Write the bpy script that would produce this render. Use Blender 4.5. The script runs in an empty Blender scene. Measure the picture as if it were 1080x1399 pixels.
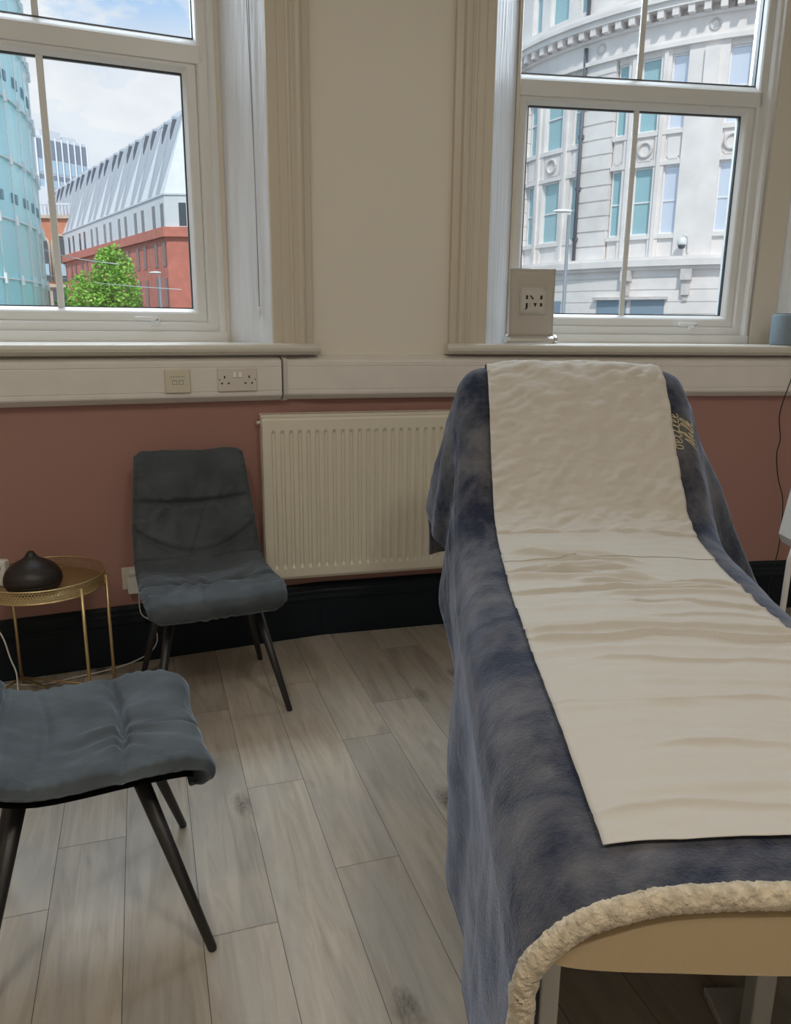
import bpy, bmesh, math, random
from mathutils import Vector, Matrix, noise

random.seed(7)
R = math.radians
C = bpy.context.scene.collection
sc = bpy.context.scene

# ------------------------------------------------------------------ camera
cam_d = bpy.data.cameras.new('camera')
cam = bpy.data.objects.new('camera', cam_d)
C.objects.link(cam)
cam_d.sensor_fit = 'AUTO'
cam_d.sensor_width = 36.0
cam_d.lens = 1050 / 1399 * 36
cam_d.clip_start = 0.02
cam_d.clip_end = 500
PIT, ROL = R(13.725), R(0.570)
F_ = Vector((0, math.cos(PIT), -math.sin(PIT)))
U_ = Vector((0, math.sin(PIT), math.cos(PIT)))
X_ = Vector((1, 0, 0))
XR = X_ * math.cos(ROL) + U_ * math.sin(ROL)
UR = -X_ * math.sin(ROL) + U_ * math.cos(ROL)
m = Matrix((XR, UR, -F_)).transposed().to_4x4()
m.translation = Vector((0, 0, 1.25))
cam.matrix_world = m
sc.camera = cam

# ------------------------------------------------------------------ view, world, lights
sc.view_settings.view_transform = 'Standard'
sc.view_settings.look = 'None'
sc.view_settings.gamma = 1.0
sc.view_settings.use_curve_mapping = False
sc.view_settings.exposure = 0.0
sc.cycles.use_denoising = True
sc.cycles.max_bounces = 8
sc.cycles.diffuse_bounces = 5

SKY_STRENGTH = 1.05
SUN_STRENGTH = 2.6
WINDOW_LIGHT = 66.0
LAMP_POWER = 19.5


def make_world():
    w = bpy.data.worlds.new('cloudy_sky')
    sc.world = w
    w.use_nodes = True
    nt = w.node_tree
    nt.nodes.clear()
    N = nt.nodes.new
    L = nt.links.new
    out = N('ShaderNodeOutputWorld')
    bg = N('ShaderNodeBackground')
    tc = N('ShaderNodeTexCoord')
    mp = N('ShaderNodeMapping')
    mp.inputs['Location'].default_value = (0.35, 0.1, 0.2)
    mp.inputs['Scale'].default_value = (1.0, 1.0, 1.9)
    ns = N('ShaderNodeTexNoise')
    ns.inputs['Scale'].default_value = 5.0
    ns.inputs['Detail'].default_value = 7
    ns.inputs['Roughness'].default_value = 0.55
    cr = N('ShaderNodeValToRGB')
    cr.color_ramp.elements[0].position = 0.44
    cr.color_ramp.elements[0].color = (0, 0, 0, 1)
    cr.color_ramp.elements[1].position = 0.54
    cr.color_ramp.elements[1].color = (1, 1, 1, 1)
    ns2 = N('ShaderNodeTexNoise')
    ns2.inputs['Scale'].default_value = 9.0
    ns2.inputs['Detail'].default_value = 5
    cr2 = N('ShaderNodeValToRGB')
    cr2.color_ramp.elements[0].position = 0.35
    cr2.color_ramp.elements[0].color = (0.80, 0.84, 0.90, 1)
    cr2.color_ramp.elements[1].position = 0.6
    cr2.color_ramp.elements[1].color = (0.93, 0.95, 0.98, 1)
    mix = N('ShaderNodeMixRGB')
    mix.inputs[1].default_value = (0.27, 0.55, 0.93, 1)
    L(tc.outputs['Generated'], mp.inputs[0])
    L(mp.outputs[0], ns.inputs['Vector'])
    L(mp.outputs[0], ns2.inputs['Vector'])
    L(ns.outputs[0], cr.inputs[0])
    L(ns2.outputs[0], cr2.inputs[0])
    # thicker cloud towards the horizon
    sp = N('ShaderNodeSeparateXYZ')
    L(tc.outputs['Generated'], sp.inputs[0])
    mr = N('ShaderNodeMapRange')
    mr.inputs['From Min'].default_value = 0.285
    mr.inputs['From Max'].default_value = 0.345
    mr.inputs['To Min'].default_value = 0.9
    mr.inputs['To Max'].default_value = 0.0
    L(sp.outputs['Z'], mr.inputs[0])
    mxx = N('ShaderNodeMath')
    mxx.operation = 'MAXIMUM'
    L(cr.outputs[0], mxx.inputs[0])
    L(mr.outputs[0], mxx.inputs[1])
    L(mxx.outputs[0], mix.inputs[0])
    L(cr2.outputs[0], mix.inputs[2])
    L(mix.outputs[0], bg.inputs[0])
    bg.inputs[1].default_value = SKY_STRENGTH
    L(bg.outputs[0], out.inputs[0])


make_world()


def light(name, kind, loc, target, energy, color, size=(1, 1), **kw):
    d = bpy.data.lights.new(name, kind)
    o = bpy.data.objects.new(name, d)
    C.objects.link(o)
    o.location = loc
    o.rotation_euler = (Vector(target) - Vector(loc)).to_track_quat('-Z', 'Y').to_euler()
    d.energy = energy
    d.color = color
    if kind == 'AREA':
        d.shape = 'RECTANGLE'
        d.size, d.size_y = size
    for k, v in kw.items():
        setattr(d, k, v)
    return o


light('sun', 'SUN', (0, -20, 22), (0, 0, 0), SUN_STRENGTH, (1.0, 0.96, 0.88), angle=R(3))

# ------------------------------------------------------------------ wall frames (the window wall bends twice)


def wn(yaw):
    y = R(yaw)
    return Vector((math.cos(y), -math.sin(y), 0))


class Wall:
    def __init__(s, P, yaw):
        s.P = Vector(P)
        s.n = wn(yaw)
        s.u = Vector((-s.n.y, s.n.x, 0))

    def __call__(s, u, z, n=0.0):
        return s.P + s.u * u + s.n * n + Vector((0, 0, z))


WA = Wall((-0.307, 2.985, 0), 67.30)      # wall with the left window
WB = Wall((-0.307, 2.985, 0), 75.31)      # pier with the radiator
WC = Wall((0.209, 3.120, 0), 81.52)       # wall with the right window

# area lamps added outside the upper windows to strengthen their daylight
for W_, uc in ((WA, -0.88), (WC, 0.795)):
    light('window_daylight', 'AREA', W_(uc, 2.95, -0.75), W_(uc, 1.3, 1.6), WINDOW_LIGHT, (0.80, 0.90, 1.0), (1.5, 1.1))

# ------------------------------------------------------------------ materials


def mat(name, color, rough=0.6, metal=0.0, spec=0.5, bump=0.0, bscale=40.0, var=0.0, vscale=6.0, sheen=0.0,
        stretch=None, coords='Object', coat=0.0, sheen_tint=None):
    ma = bpy.data.materials.new(name)
    ma.use_nodes = True
    nt = ma.node_tree
    b = nt.nodes['Principled BSDF']
    b.inputs['Base Color'].default_value = (*color, 1)
    b.inputs['Roughness'].default_value = rough
    b.inputs['Metallic'].default_value = metal
    b.inputs['Specular IOR Level'].default_value = spec
    b.inputs['Coat Weight'].default_value = coat
    if sheen:
        b.inputs['Sheen Weight'].default_value = sheen
        b.inputs['Sheen Roughness'].default_value = 0.35
        if sheen_tint:
            b.inputs['Sheen Tint'].default_value = (*sheen_tint, 1)
    if var or bump:
        tc = nt.nodes.new('ShaderNodeTexCoord')
        mp = nt.nodes.new('ShaderNodeMapping')
        nt.links.new(tc.outputs[coords], mp.inputs[0])
        if stretch:
            mp.inputs['Scale'].default_value = stretch
        if var:
            ns = nt.nodes.new('ShaderNodeTexNoise')
            ns.inputs['Scale'].default_value = vscale
            ns.inputs['Detail'].default_value = 6
            nt.links.new(mp.outputs[0], ns.inputs['Vector'])
            cr = nt.nodes.new('ShaderNodeValToRGB')
            cr.color_ramp.elements[0].position = 0.32
            cr.color_ramp.elements[1].position = 0.68
            cr.color_ramp.elements[0].color = (*[max(0, c * (1 - var)) for c in color], 1)
            cr.color_ramp.elements[1].color = (*[min(1, c * (1 + var)) for c in color], 1)
            nt.links.new(ns.outputs[0], cr.inputs[0])
            nt.links.new(cr.outputs[0], b.inputs['Base Color'])
        if bump:
            n2 = nt.nodes.new('ShaderNodeTexNoise')
            n2.inputs['Scale'].default_value = bscale
            n2.inputs['Detail'].default_value = 5
            nt.links.new(mp.outputs[0], n2.inputs['Vector'])
            bp = nt.nodes.new('ShaderNodeBump')
            bp.inputs['Strength'].default_value = bump
            bp.inputs['Distance'].default_value = 0.01
            nt.links.new(n2.outputs[0], bp.inputs['Height'])
            nt.links.new(bp.outputs[0], b.inputs['Normal'])
    return ma


def wall_mat():
    ma = mat('painted_wall', (0.78, 0.73, 0.65), 0.7, bump=0.06, bscale=60)
    nt = ma.node_tree
    b = nt.nodes['Principled BSDF']
    g = nt.nodes.new('ShaderNodeNewGeometry')
    sp = nt.nodes.new('ShaderNodeSeparateXYZ')
    nt.links.new(g.outputs['Position'], sp.inputs[0])
    lt = nt.nodes.new('ShaderNodeMath')
    lt.operation = 'GREATER_THAN'
    lt.inputs[1].default_value = 1.05
    nt.links.new(sp.outputs['Z'], lt.inputs[0])
    mx = nt.nodes.new('ShaderNodeMixRGB')
    mx.inputs[1].default_value = (0.385, 0.205, 0.175, 1)
    mx.inputs[2].default_value = (0.78, 0.725, 0.64, 1)
    nt.links.new(lt.outputs[0], mx.inputs[0])
    nt.links.new(mx.outputs[0], b.inputs['Base Color'])
    return ma


def glass_mat():
    ma = bpy.data.materials.new('window_glass')
    ma.use_nodes = True
    nt = ma.node_tree
    nt.nodes.clear()
    out = nt.nodes.new('ShaderNodeOutputMaterial')
    t = nt.nodes.new('ShaderNodeBsdfTransparent')
    t.inputs[0].default_value = (0.97, 0.985, 0.99, 1)
    gl = nt.nodes.new('ShaderNodeBsdfGlossy')
    gl.inputs['Roughness'].default_value = 0.0
    mx = nt.nodes.new('ShaderNodeMixShader')
    mx.inputs[0].default_value = 0.04
    nt.links.new(t.outputs[0], mx.inputs[1])
    nt.links.new(gl.outputs[0], mx.inputs[2])
    nt.links.new(mx.outputs[0], out.inputs[0])
    return ma


def floor_mat():
    ma = bpy.data.materials.new('grey_oak_vinyl')
    ma.use_nodes = True
    nt = ma.node_tree
    b = nt.nodes['Principled BSDF']
    N = nt.nodes.new
    L = nt.links.new
    uv = N('ShaderNodeUVMap')
    uv.uv_map = 'grain'
    at = N('ShaderNodeAttribute')
    at.attribute_name = 'plank'
    mp = N('ShaderNodeMapping')
    mp.inputs['Scale'].default_value = (16, 1.6, 1)
    L(uv.outputs[0], mp.inputs[0])
    ns = N('ShaderNodeTexNoise')
    ns.inputs['Scale'].default_value = 1.6
    ns.inputs['Detail'].default_value = 8
    ns.inputs['Roughness'].default_value = 0.62
    ns.inputs['Distortion'].default_value = 1.2
    L(mp.outputs[0], ns.inputs['Vector'])
    cr = N('ShaderNodeValToRGB')
    e = cr.color_ramp.elements
    e[0].position = 0.25
    e[0].color = (0.30, 0.255, 0.205, 1)
    e[1].position = 0.62
    e[1].color = (0.47, 0.415, 0.34, 1)
    L(ns.outputs[0], cr.inputs[0])
    # grey cloudy weathering
    mp2 = N('ShaderNodeMapping')
    mp2.inputs['Scale'].default_value = (5, 1.8, 1)
    L(uv.outputs[0], mp2.inputs[0])
    n2 = N('ShaderNodeTexNoise')
    n2.inputs['Scale'].default_value = 1.4
    n2.inputs['Detail'].default_value = 5
    L(mp2.outputs[0], n2.inputs['Vector'])
    cr2 = N('ShaderNodeValToRGB')
    cr2.color_ramp.elements[0].position = 0.42
    cr2.color_ramp.elements[0].color = (0, 0, 0, 1)
    cr2.color_ramp.elements[1].position = 0.7
    cr2.color_ramp.elements[1].color = (0.6, 0.6, 0.6, 1)
    L(n2.outputs[0], cr2.inputs[0])
    m1 = N('ShaderNodeMixRGB')
    m1.inputs[2].default_value = (0.34, 0.325, 0.30, 1)
    L(cr2.outputs[0], m1.inputs[0])
    L(cr.outputs[0], m1.inputs[1])
    # knots
    mp3 = N('ShaderNodeMapping')
    mp3.inputs['Scale'].default_value = (7.5, 3.4, 1)
    L(uv.outputs[0], mp3.inputs[0])
    dn = N('ShaderNodeTexNoise')
    dn.inputs['Scale'].default_value = 6
    L(mp3.outputs[0], dn.inputs['Vector'])
    dm = N('ShaderNodeMixRGB')
    dm.inputs[0].default_value = 0.16
    L(mp3.outputs[0], dm.inputs[1])
    L(dn.outputs['Color'], dm.inputs[2])
    vo = N('ShaderNodeTexVoronoi')
    vo.inputs['Scale'].default_value = 0.8
    vo.inputs['Randomness'].default_value = 1.0
    L(dm.outputs[0], vo.inputs['Vector'])
    cr3 = N('ShaderNodeValToRGB')
    cr3.color_ramp.elements[0].position = 0.04
    cr3.color_ramp.elements[0].color = (1, 1, 1, 1)
    cr3.color_ramp.elements[1].position = 0.19
    cr3.color_ramp.elements[1].color = (0, 0, 0, 1)
    L(vo.outputs['Distance'], cr3.inputs[0])
    kn = N('ShaderNodeMath')
    kn.operation = 'MULTIPLY'
    kn.use_clamp = True
    k2 = N('ShaderNodeMath')
    k2.operation = 'MULTIPLY'
    k2.inputs[1].default_value = 2.1
    L(cr3.outputs[0], kn.inputs[0])
    n5 = N('ShaderNodeTexNoise')
    n5.inputs['Scale'].default_value = 22
    L(mp3.outputs[0], n5.inputs['Vector'])
    L(n5.outputs[0], k2.inputs[0])
    L(k2.outputs[0], kn.inputs[1])
    m2 = N('ShaderNodeMixRGB')
    m2.inputs[2].default_value = (0.10, 0.085, 0.07, 1)
    L(kn.outputs[0], m2.inputs[0])
    L(m1.outputs[0], m2.inputs[1])
    # tone of each plank
    hs = N('ShaderNodeHueSaturation')
    ma2 = N('ShaderNodeMapRange')
    ma2.inputs['To Min'].default_value = 0.84
    ma2.inputs['To Max'].default_value = 1.16
    L(at.outputs['Fac'], ma2.inputs[0])
    L(ma2.outputs[0], hs.inputs['Value'])
    L(m2.outputs[0], hs.inputs['Color'])
    L(hs.outputs[0], b.inputs['Base Color'])
    b.inputs['Roughness'].default_value = 0.42
    b.inputs['Specular IOR Level'].default_value = 0.4
    bp = N('ShaderNodeBump')
    bp.inputs['Strength'].default_value = 0.12
    bp.inputs['Distance'].default_value = 0.004
    L(ns.outputs[0], bp.inputs['Height'])
    L(bp.outputs[0], b.inputs['Normal'])
    return ma


def plush_mat():
    ma = bpy.data.materials.new('navy_plush')
    ma.use_nodes = True
    nt = ma.node_tree
    b = nt.nodes['Principled BSDF']
    N = nt.nodes.new
    L = nt.links.new
    tc = N('ShaderNodeTexCoord')
    ns = N('ShaderNodeTexNoise')
    ns.inputs['Scale'].default_value = 7.5
    ns.inputs['Detail'].default_value = 9
    ns.inputs['Roughness'].default_value = 0.66
    ns.inputs['Distortion'].default_value = 0.25
    L(tc.outputs['Object'], ns.inputs['Vector'])
    cr = N('ShaderNodeValToRGB')
    e = cr.color_ramp.elements
    e[0].position = 0.40
    e[0].color = (0.020, 0.024, 0.042, 1)
    e[1].position = 0.64
    e[1].color = (0.135, 0.128, 0.132, 1)
    L(ns.outputs[0], cr.inputs[0])
    L(cr.outputs[0], b.inputs['Base Color'])
    b.inputs['Roughness'].default_value = 0.9
    b.inputs['Specular IOR Level'].default_value = 0.1
    b.inputs['Sheen Weight'].default_value = 0.6
    b.inputs['Sheen Roughness'].default_value = 0.4
    b.inputs['Sheen Tint'].default_value = (0.62, 0.70, 0.90, 1)
    n2 = N('ShaderNodeTexNoise')
    n2.inputs['Scale'].default_value = 260
    n2.inputs['Detail'].default_value = 3
    L(tc.outputs['Object'], n2.inputs['Vector'])
    n3 = N('ShaderNodeTexNoise')
    n3.inputs['Scale'].default_value = 45
    n3.inputs['Detail'].default_value = 4
    L(tc.outputs['Object'], n3.inputs['Vector'])
    ad = N('ShaderNodeMath')
    ad.operation = 'ADD'
    L(n2.outputs[0], ad.inputs[0])
    L(n3.outputs[0], ad.inputs[1])
    bp = N('ShaderNodeBump')
    bp.inputs['Strength'].default_value = 0.35
    bp.inputs['Distance'].default_value = 0.006
    L(ad.outputs[0], bp.inputs['Height'])
    L(bp.outputs[0], b.inputs['Normal'])
    return ma


def perf_mat():
    """gold sheet with a staggered pattern of round holes (uv in metres)"""
    ma = bpy.data.materials.new('perforated_gold')
    ma.use_nodes = True
    nt = ma.node_tree
    b = nt.nodes['Principled BSDF']
    N = nt.nodes.new
    L = nt.links.new
    b.inputs['Base Color'].default_value = (0.62, 0.47, 0.24, 1)
    b.inputs['Metallic'].default_value = 0.75
    b.inputs['Roughness'].default_value = 0.38
    uv = N('ShaderNodeUVMap')
    uv.uv_map = 'grain'
    sep = N('ShaderNodeSeparateXYZ')
    L(uv.outputs[0], sep.inputs[0])

    def mth(op, a, bb=None):
        n = N('ShaderNodeMath')
        n.operation = op
        for i, v in enumerate((a, bb)):
            if v is None:
                continue
            if isinstance(v, (int, float)):
                n.inputs[i].default_value = v
            else:
                L(v, n.inputs[i])
        return n.outputs[0]

    P = 0.0095
    vr = mth('DIVIDE', sep.outputs['Y'], P * 0.8)
    row = mth('FLOOR', vr)
    off = mth('MULTIPLY', mth('MODULO', row, 2.0), 0.5)
    ur = mth('ADD', mth('DIVIDE', sep.outputs['X'], P), off)
    fu = mth('SUBTRACT', mth('FRACT', ur), 0.5)
    fv = mth('MULTIPLY', mth('SUBTRACT', mth('FRACT', vr), 0.5), 0.8)
    d = mth('SQRT', mth('ADD', mth('MULTIPLY', fu, fu), mth('MULTIPLY', fv, fv)))
    hole = mth('LESS_THAN', d, 0.36)
    t = N('ShaderNodeBsdfTransparent')
    mx = N('ShaderNodeMixShader')
    L(hole, mx.inputs[0])
    L(b.outputs[0], mx.inputs[1])
    L(t.outputs[0], mx.inputs[2])
    L(mx.outputs[0], nt.nodes['Material Output'].inputs[0])
    return ma


M = {}
M['wall'] = wall_mat()
M['room'] = mat('cream_room_wall', (0.74, 0.69, 0.61), 0.8)
M['ceiling'] = mat('ceiling_white', (0.82, 0.80, 0.76), 0.9)
M['glass'] = glass_mat()
M['floor'] = floor_mat()
M['joint'] = mat('plank_joint', (0.10, 0.085, 0.07), 0.8)
M['gloss_cream'] = mat('cream_gloss_paint', (0.62, 0.555, 0.455), 0.35, bump=0.08, bscale=25, stretch=(1, 1, 0.15))
M['jamb'] = mat('weathered_white_paint', (0.80, 0.83, 0.88), 0.5, bump=0.75, bscale=55, stretch=(1, 1, 0.06), var=0.06, vscale=30)
M['upvc'] = mat('white_upvc', (0.74, 0.735, 0.72), 0.3)
M['upvc_aged'] = mat('beige_stop_bead', (0.68, 0.62, 0.53), 0.5)
M['gasket'] = mat('black_gasket', (0.03, 0.032, 0.035), 0.5)
M['sill'] = mat('painted_sill', (0.66, 0.62, 0.55), 0.38, bump=0.1, bscale=30)
M['trunk'] = mat('trunking_plastic', (0.78, 0.735, 0.69), 0.45, var=0.03, vscale=10)
M['trunk_groove'] = mat('trunking_groove', (0.30, 0.27, 0.245), 0.6)
M['skirt'] = mat('black_navy_gloss', (0.007, 0.011, 0.017), 0.5, spec=0.25)
M['rad'] = mat('radiator_enamel', (0.78, 0.72, 0.60), 0.32)
M['rad_dark'] = mat('radiator_grille', (0.33, 0.29, 0.23), 0.5)
M['socket'] = mat('socket_plastic', (0.68, 0.62, 0.56), 0.35)
M['socket_old'] = mat('yellowed_plastic', (0.66, 0.61, 0.48), 0.4)
M['hole'] = mat('socket_hole', (0.03, 0.028, 0.026), 0.6)
M['white_plastic'] = mat('white_plastic', (0.80, 0.79, 0.76), 0.35)
M['velvet'] = mat('charcoal_velvet', (0.074, 0.085, 0.093), 0.75, spec=0.2, sheen=0.5, bump=0.3, bscale=30, var=0.25, vscale=9,
                  sheen_tint=(0.62, 0.72, 0.85))
M['shell'] = mat('black_shell', (0.012, 0.012, 0.014), 0.7)
M['leg'] = mat('black_metal_leg', (0.018, 0.017, 0.017), 0.42)
M['gold'] = mat('brushed_gold', (0.62, 0.47, 0.24), 0.34, metal=0.8)
M['gold_tray'] = mat('gold_tray', (0.46, 0.34, 0.17), 0.42, metal=0.55)
M['perf'] = perf_mat()
M['diffuser'] = mat('dark_wood_diffuser', (0.020, 0.015, 0.014), 0.42, var=0.4, vscale=12, stretch=(1, 1, 8))
M['plush'] = plush_mat()
M['sherpa'] = mat('cream_sherpa', (0.60, 0.505, 0.375), 0.95, spec=0.1, sheen=0.4, bump=0.9, bscale=110, var=0.22, vscale=90)
M['paper'] = mat('couch_roll_paper', (0.545, 0.502, 0.445), 0.75, spec=0.25, bump=0.10, bscale=35)
M['leatherette'] = mat('cream_leatherette', (0.46, 0.345, 0.205), 0.45, bump=0.05, bscale=200)
M['bed_frame'] = mat('grey_painted_steel', (0.52, 0.50, 0.47), 0.4)
M['thread'] = mat('gold_thread', (0.62, 0.53, 0.33), 0.6)
M['banner'] = mat('taupe_banner', (0.50, 0.455, 0.40), 0.6)
M['banner_panel'] = mat('pale_banner_panel', (0.585, 0.545, 0.49), 0.6)
M['ink'] = mat('black_ink', (0.008, 0.008, 0.008), 0.6)
M['chrome'] = mat('brushed_aluminium', (0.72, 0.73, 0.75), 0.22, metal=1.0)
M['alu'] = mat('aluminium_base', (0.62, 0.60, 0.56), 0.35, metal=0.4)
M['can'] = mat('blue_grey_fabric', (0.23, 0.29, 0.34), 0.7, bump=0.3, bscale=200)
M['cable_black'] = mat('black_cable', (0.012, 0.012, 0.013), 0.5)
M['cable_white'] = mat('white_cable', (0.62, 0.60, 0.57), 0.5)
M['beige'] = mat('beige_knob', (0.62, 0.50, 0.36), 0.5)
M['dark_panel'] = mat('dark_display', (0.05, 0.05, 0.055), 0.3)
M['lamp_glow'] = mat('lamp_diffuser', (0.9, 0.88, 0.82), 0.5)

# ------------------------------------------------------------------ mesh helpers


class MB:
    def __init__(s):
        s.v = []
        s.f = []
        s.mi = []
        s.sm = []

    def poly(s, pts, mi=0, smooth=False):
        i = len(s.v)
        s.v += [tuple(p) for p in pts]
        s.f.append(list(range(i, i + len(pts))))
        s.mi.append(mi)
        s.sm.append(smooth)

    def box8(s, p, mi=0):
        """p: 8 corners, bottom ring 0-3 then top ring 4-7"""
        i = len(s.v)
        s.v += [tuple(q) for q in p]
        for f in ((3, 2, 1, 0), (4, 5, 6, 7), (0, 1, 5, 4), (1, 2, 6, 5), (2, 3, 7, 6), (3, 0, 4, 7)):
            s.f.append([i + k for k in f])
            s.mi.append(mi)
            s.sm.append(False)

    def box(s, lo, hi, mi=0, fr=None):
        x0, y0, z0 = lo
        x1, y1, z1 = hi
        p = [(x0, y0, z0), (x1, y0, z0), (x1, y1, z0), (x0, y1, z0), (x0, y0, z1), (x1, y0, z1), (x1, y1, z1), (x0, y1, z1)]
        if fr:
            p = [fr(*q) for q in p]
        s.box8(p, mi)

    def grid(s, fn, nu, nv, mi=0, smooth=True, cu=False, cv=False):
        i = len(s.v)
        mu, mv = (nu if cu else nu + 1), (nv if cv else nv + 1)
        for a in range(mu):
            for b in range(mv):
                s.v.append(tuple(fn(a / nu, b / nv)))
        for a in range(nu):
            for b in range(nv):
                a2, b2 = (a + 1) % mu, (b + 1) % mv
                s.f.append([i + a * mv + b, i + a2 * mv + b, i + a2 * mv + b2, i + a * mv + b2])
                s.mi.append(mi)
                s.sm.append(smooth)

    def tube(s, pts, r, n=10, mi=0, cap=True, smooth=True):
        pts = [Vector(p) for p in pts]
        rs = r if isinstance(r, (list, tuple)) else [r] * len(pts)
        i = len(s.v)
        prev = None
        for k, p in enumerate(pts):
            if k == 0:
                t = pts[1] - pts[0]
            elif k == len(pts) - 1:
                t = pts[-1] - pts[-2]
            else:
                t = pts[k + 1] - pts[k - 1]
            t.normalize()
            if prev is None:
                a = Vector((0, 0, 1)) if abs(t.z) < 0.9 else Vector((1, 0, 0))
                x = t.cross(a).normalized()
            else:
                x = (prev - t * prev.dot(t)).normalized()
            prev = x
            y = t.cross(x)
            for j in range(n):
                an = 2 * math.pi * j / n
                s.v.append(tuple(p + (x * math.cos(an) + y * math.sin(an)) * rs[k]))
        for k in range(len(pts) - 1):
            for j in range(n):
                j2 = (j + 1) % n
                s.f.append([i + k * n + j, i + k * n + j2, i + (k + 1) * n + j2, i + (k + 1) * n + j])
                s.mi.append(mi)
                s.sm.append(smooth)
        if cap:
            s.f.append([i + j for j in reversed(range(n))])
            s.f.append([i + (len(pts) - 1) * n + j for j in range(n)])
            s.mi += [mi, mi]
            s.sm += [False, False]

    def lathe(s, prof, c, n=32, mi=0, smooth=True):
        c = Vector(c)
        i = len(s.v)
        for r, z in prof:
            for j in range(n):
                an = 2 * math.pi * j / n
                s.v.append((c.x + r * math.cos(an), c.y + r * math.sin(an), c.z + z))
        for k in range(len(prof) - 1):
            for j in range(n):
                j2 = (j + 1) % n
                s.f.append([i + k * n + j, i + k * n + j2, i + (k + 1) * n + j2, i + (k + 1) * n + j])
                s.mi.append(mi)
                s.sm.append(smooth)
        for k, rev in ((0, True), (len(prof) - 1, False)):
            if prof[k][0] > 1e-5:
                ring = [i + k * n + j for j in range(n)]
                s.f.append(ring[::-1] if rev else ring)
                s.mi.append(mi)
                s.sm.append(False)

    def sweep(s, prof, path, close=True, mi=0, smooth=False, cap=True):
        """path(k, (a, b)) -> point, prof: list of (a, b); path is list of functions"""
        i = len(s.v)
        n = len(prof)
        for fn in path:
            for q in prof:
                s.v.append(tuple(fn(*q)))
        for k in range(len(path) - 1):
            for j in range(n if close else n - 1):
                j2 = (j + 1) % n
                s.f.append([i + k * n + j, i + k * n + j2, i + (k + 1) * n + j2, i + (k + 1) * n + j])
                s.mi.append(mi)
                s.sm.append(smooth)
        if cap and close:
            s.f.append([i + j for j in reversed(range(n))])
            s.f.append([i + (len(path) - 1) * n + j for j in range(n)])
            s.mi += [mi, mi]
            s.sm += [False, False]

    def build(s, name, mats, parent=None, bevel=0.0, seg=2, recalc=True, subsurf=0, solidify=0.0):
        me = bpy.data.meshes.new(name)
        me.from_pydata(s.v, [], s.f)
        mats = mats if isinstance(mats, (list, tuple)) else [mats]
        for ma in mats:
            me.materials.append(ma)
        me.polygons.foreach_set('material_index', s.mi)
        me.polygons.foreach_set('use_smooth', s.sm)
        if recalc:
            bm = bmesh.new()
            bm.from_mesh(me)
            bmesh.ops.recalc_face_normals(bm, faces=bm.faces)
            bm.to_mesh(me)
            bm.free()
        me.update()
        o = bpy.data.objects.new(name, me)
        C.objects.link(o)
        if parent:
            o.parent = parent
            o.matrix_parent_inverse = world_of(parent).inverted()
        if solidify:
            sm = o.modifiers.new('thickness', 'SOLIDIFY')
            sm.thickness = solidify
            sm.offset = -1
        if bevel:
            b = o.modifiers.new('bevel', 'BEVEL')
            b.width = bevel
            b.segments = seg
            b.limit_method = 'ANGLE'
            b.angle_limit = R(40)
        if subsurf:
            q = o.modifiers.new('smooth', 'SUBSURF')
            q.levels = q.render_levels = subsurf
        return o


def world_of(o):
    """world matrix without waiting for the depsgraph"""
    if o.parent is None:
        return Matrix.LocRotScale(o.location, o.rotation_euler, o.scale)
    return world_of(o.parent) @ o.matrix_parent_inverse @ Matrix.LocRotScale(o.location, o.rotation_euler, o.scale)


def tag(o, label=None, cat=None, group=None, kind=None):
    if label:
        o['label'] = label
    if cat:
        o['category'] = cat
    if group:
        o['group'] = group
    if kind:
        o['kind'] = kind
    return o


def thing(name, label, cat, loc=(0, 0, 0), rz=0.0, group=None, kind=None):
    o = bpy.data.objects.new(name, None)
    o.empty_display_size = 0.1
    C.objects.link(o)
    o.location = loc
    o.rotation_euler = (0, 0, rz)
    return tag(o, label, cat, group, kind)


def lerp(a, b, t):
    return a + (b - a) * t


def smooth01(x):
    x = max(0.0, min(1.0, x))
    return x * x * (3 - 2 * x)


def interp(xs, ys, x):
    if x <= xs[0]:
        return ys[0]
    for i in range(len(xs) - 1):
        if x <= xs[i + 1]:
            return lerp(ys[i], ys[i + 1], (x - xs[i]) / (xs[i + 1] - xs[i]))
    return ys[-1]


# ================================================================== ROOM SHELL
CEIL = 3.25
ZT = 2.98                    # top of the window openings
OA = (-0.88, 0.71)           # window openings: centre and half width at the wall face
OC = (0.795, 0.655)
OCR = 0.84                   # right half of the right window is wider before the corner
A_L = -2.15                  # left end of the left wall segment
C_R = 2.35

room_left_pt = WA(A_L, 0)
room_right_pt = WC(C_R, 0)


def seg_wall(mb, W, u0, u1, z0, z1, t=0.03):
    mb.box((u0, -t, z0), (u1, 0, z1), 0, lambda u, n, z: W(u, z, n))


a0, a1 = OA[0] - OA[1], OA[0] + OA[1]
c0, c1 = OC[0] - OC[1], OC[0] + OCR
mb = MB()
seg_wall(mb, WA, A_L, a0, 0, CEIL)
seg_wall(mb, WA, a0, a1, 0, 1.14)
seg_wall(mb, WA, a0, a1, ZT, CEIL)
seg_wall(mb, WA, a1, 0.0, 0, CEIL)
tag(mb.build('wall_northwest', M['wall']), kind='structure')
mb = MB()
seg_wall(mb, WB, 0.0, 0.5332, 0, CEIL)
tag(mb.build('wall_north', M['wall']), kind='structure')
mb = MB()
seg_wall(mb, WC, 0.0, c0, 0, CEIL)
seg_wall(mb, WC, c0, c1, 0, 1.14)
seg_wall(mb, WC, c0, c1, ZT, CEIL)
seg_wall(mb, WC, c1, C_R, 0, CEIL)
tag(mb.build('wall_northeast', M['wall']), kind='structure')

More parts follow.
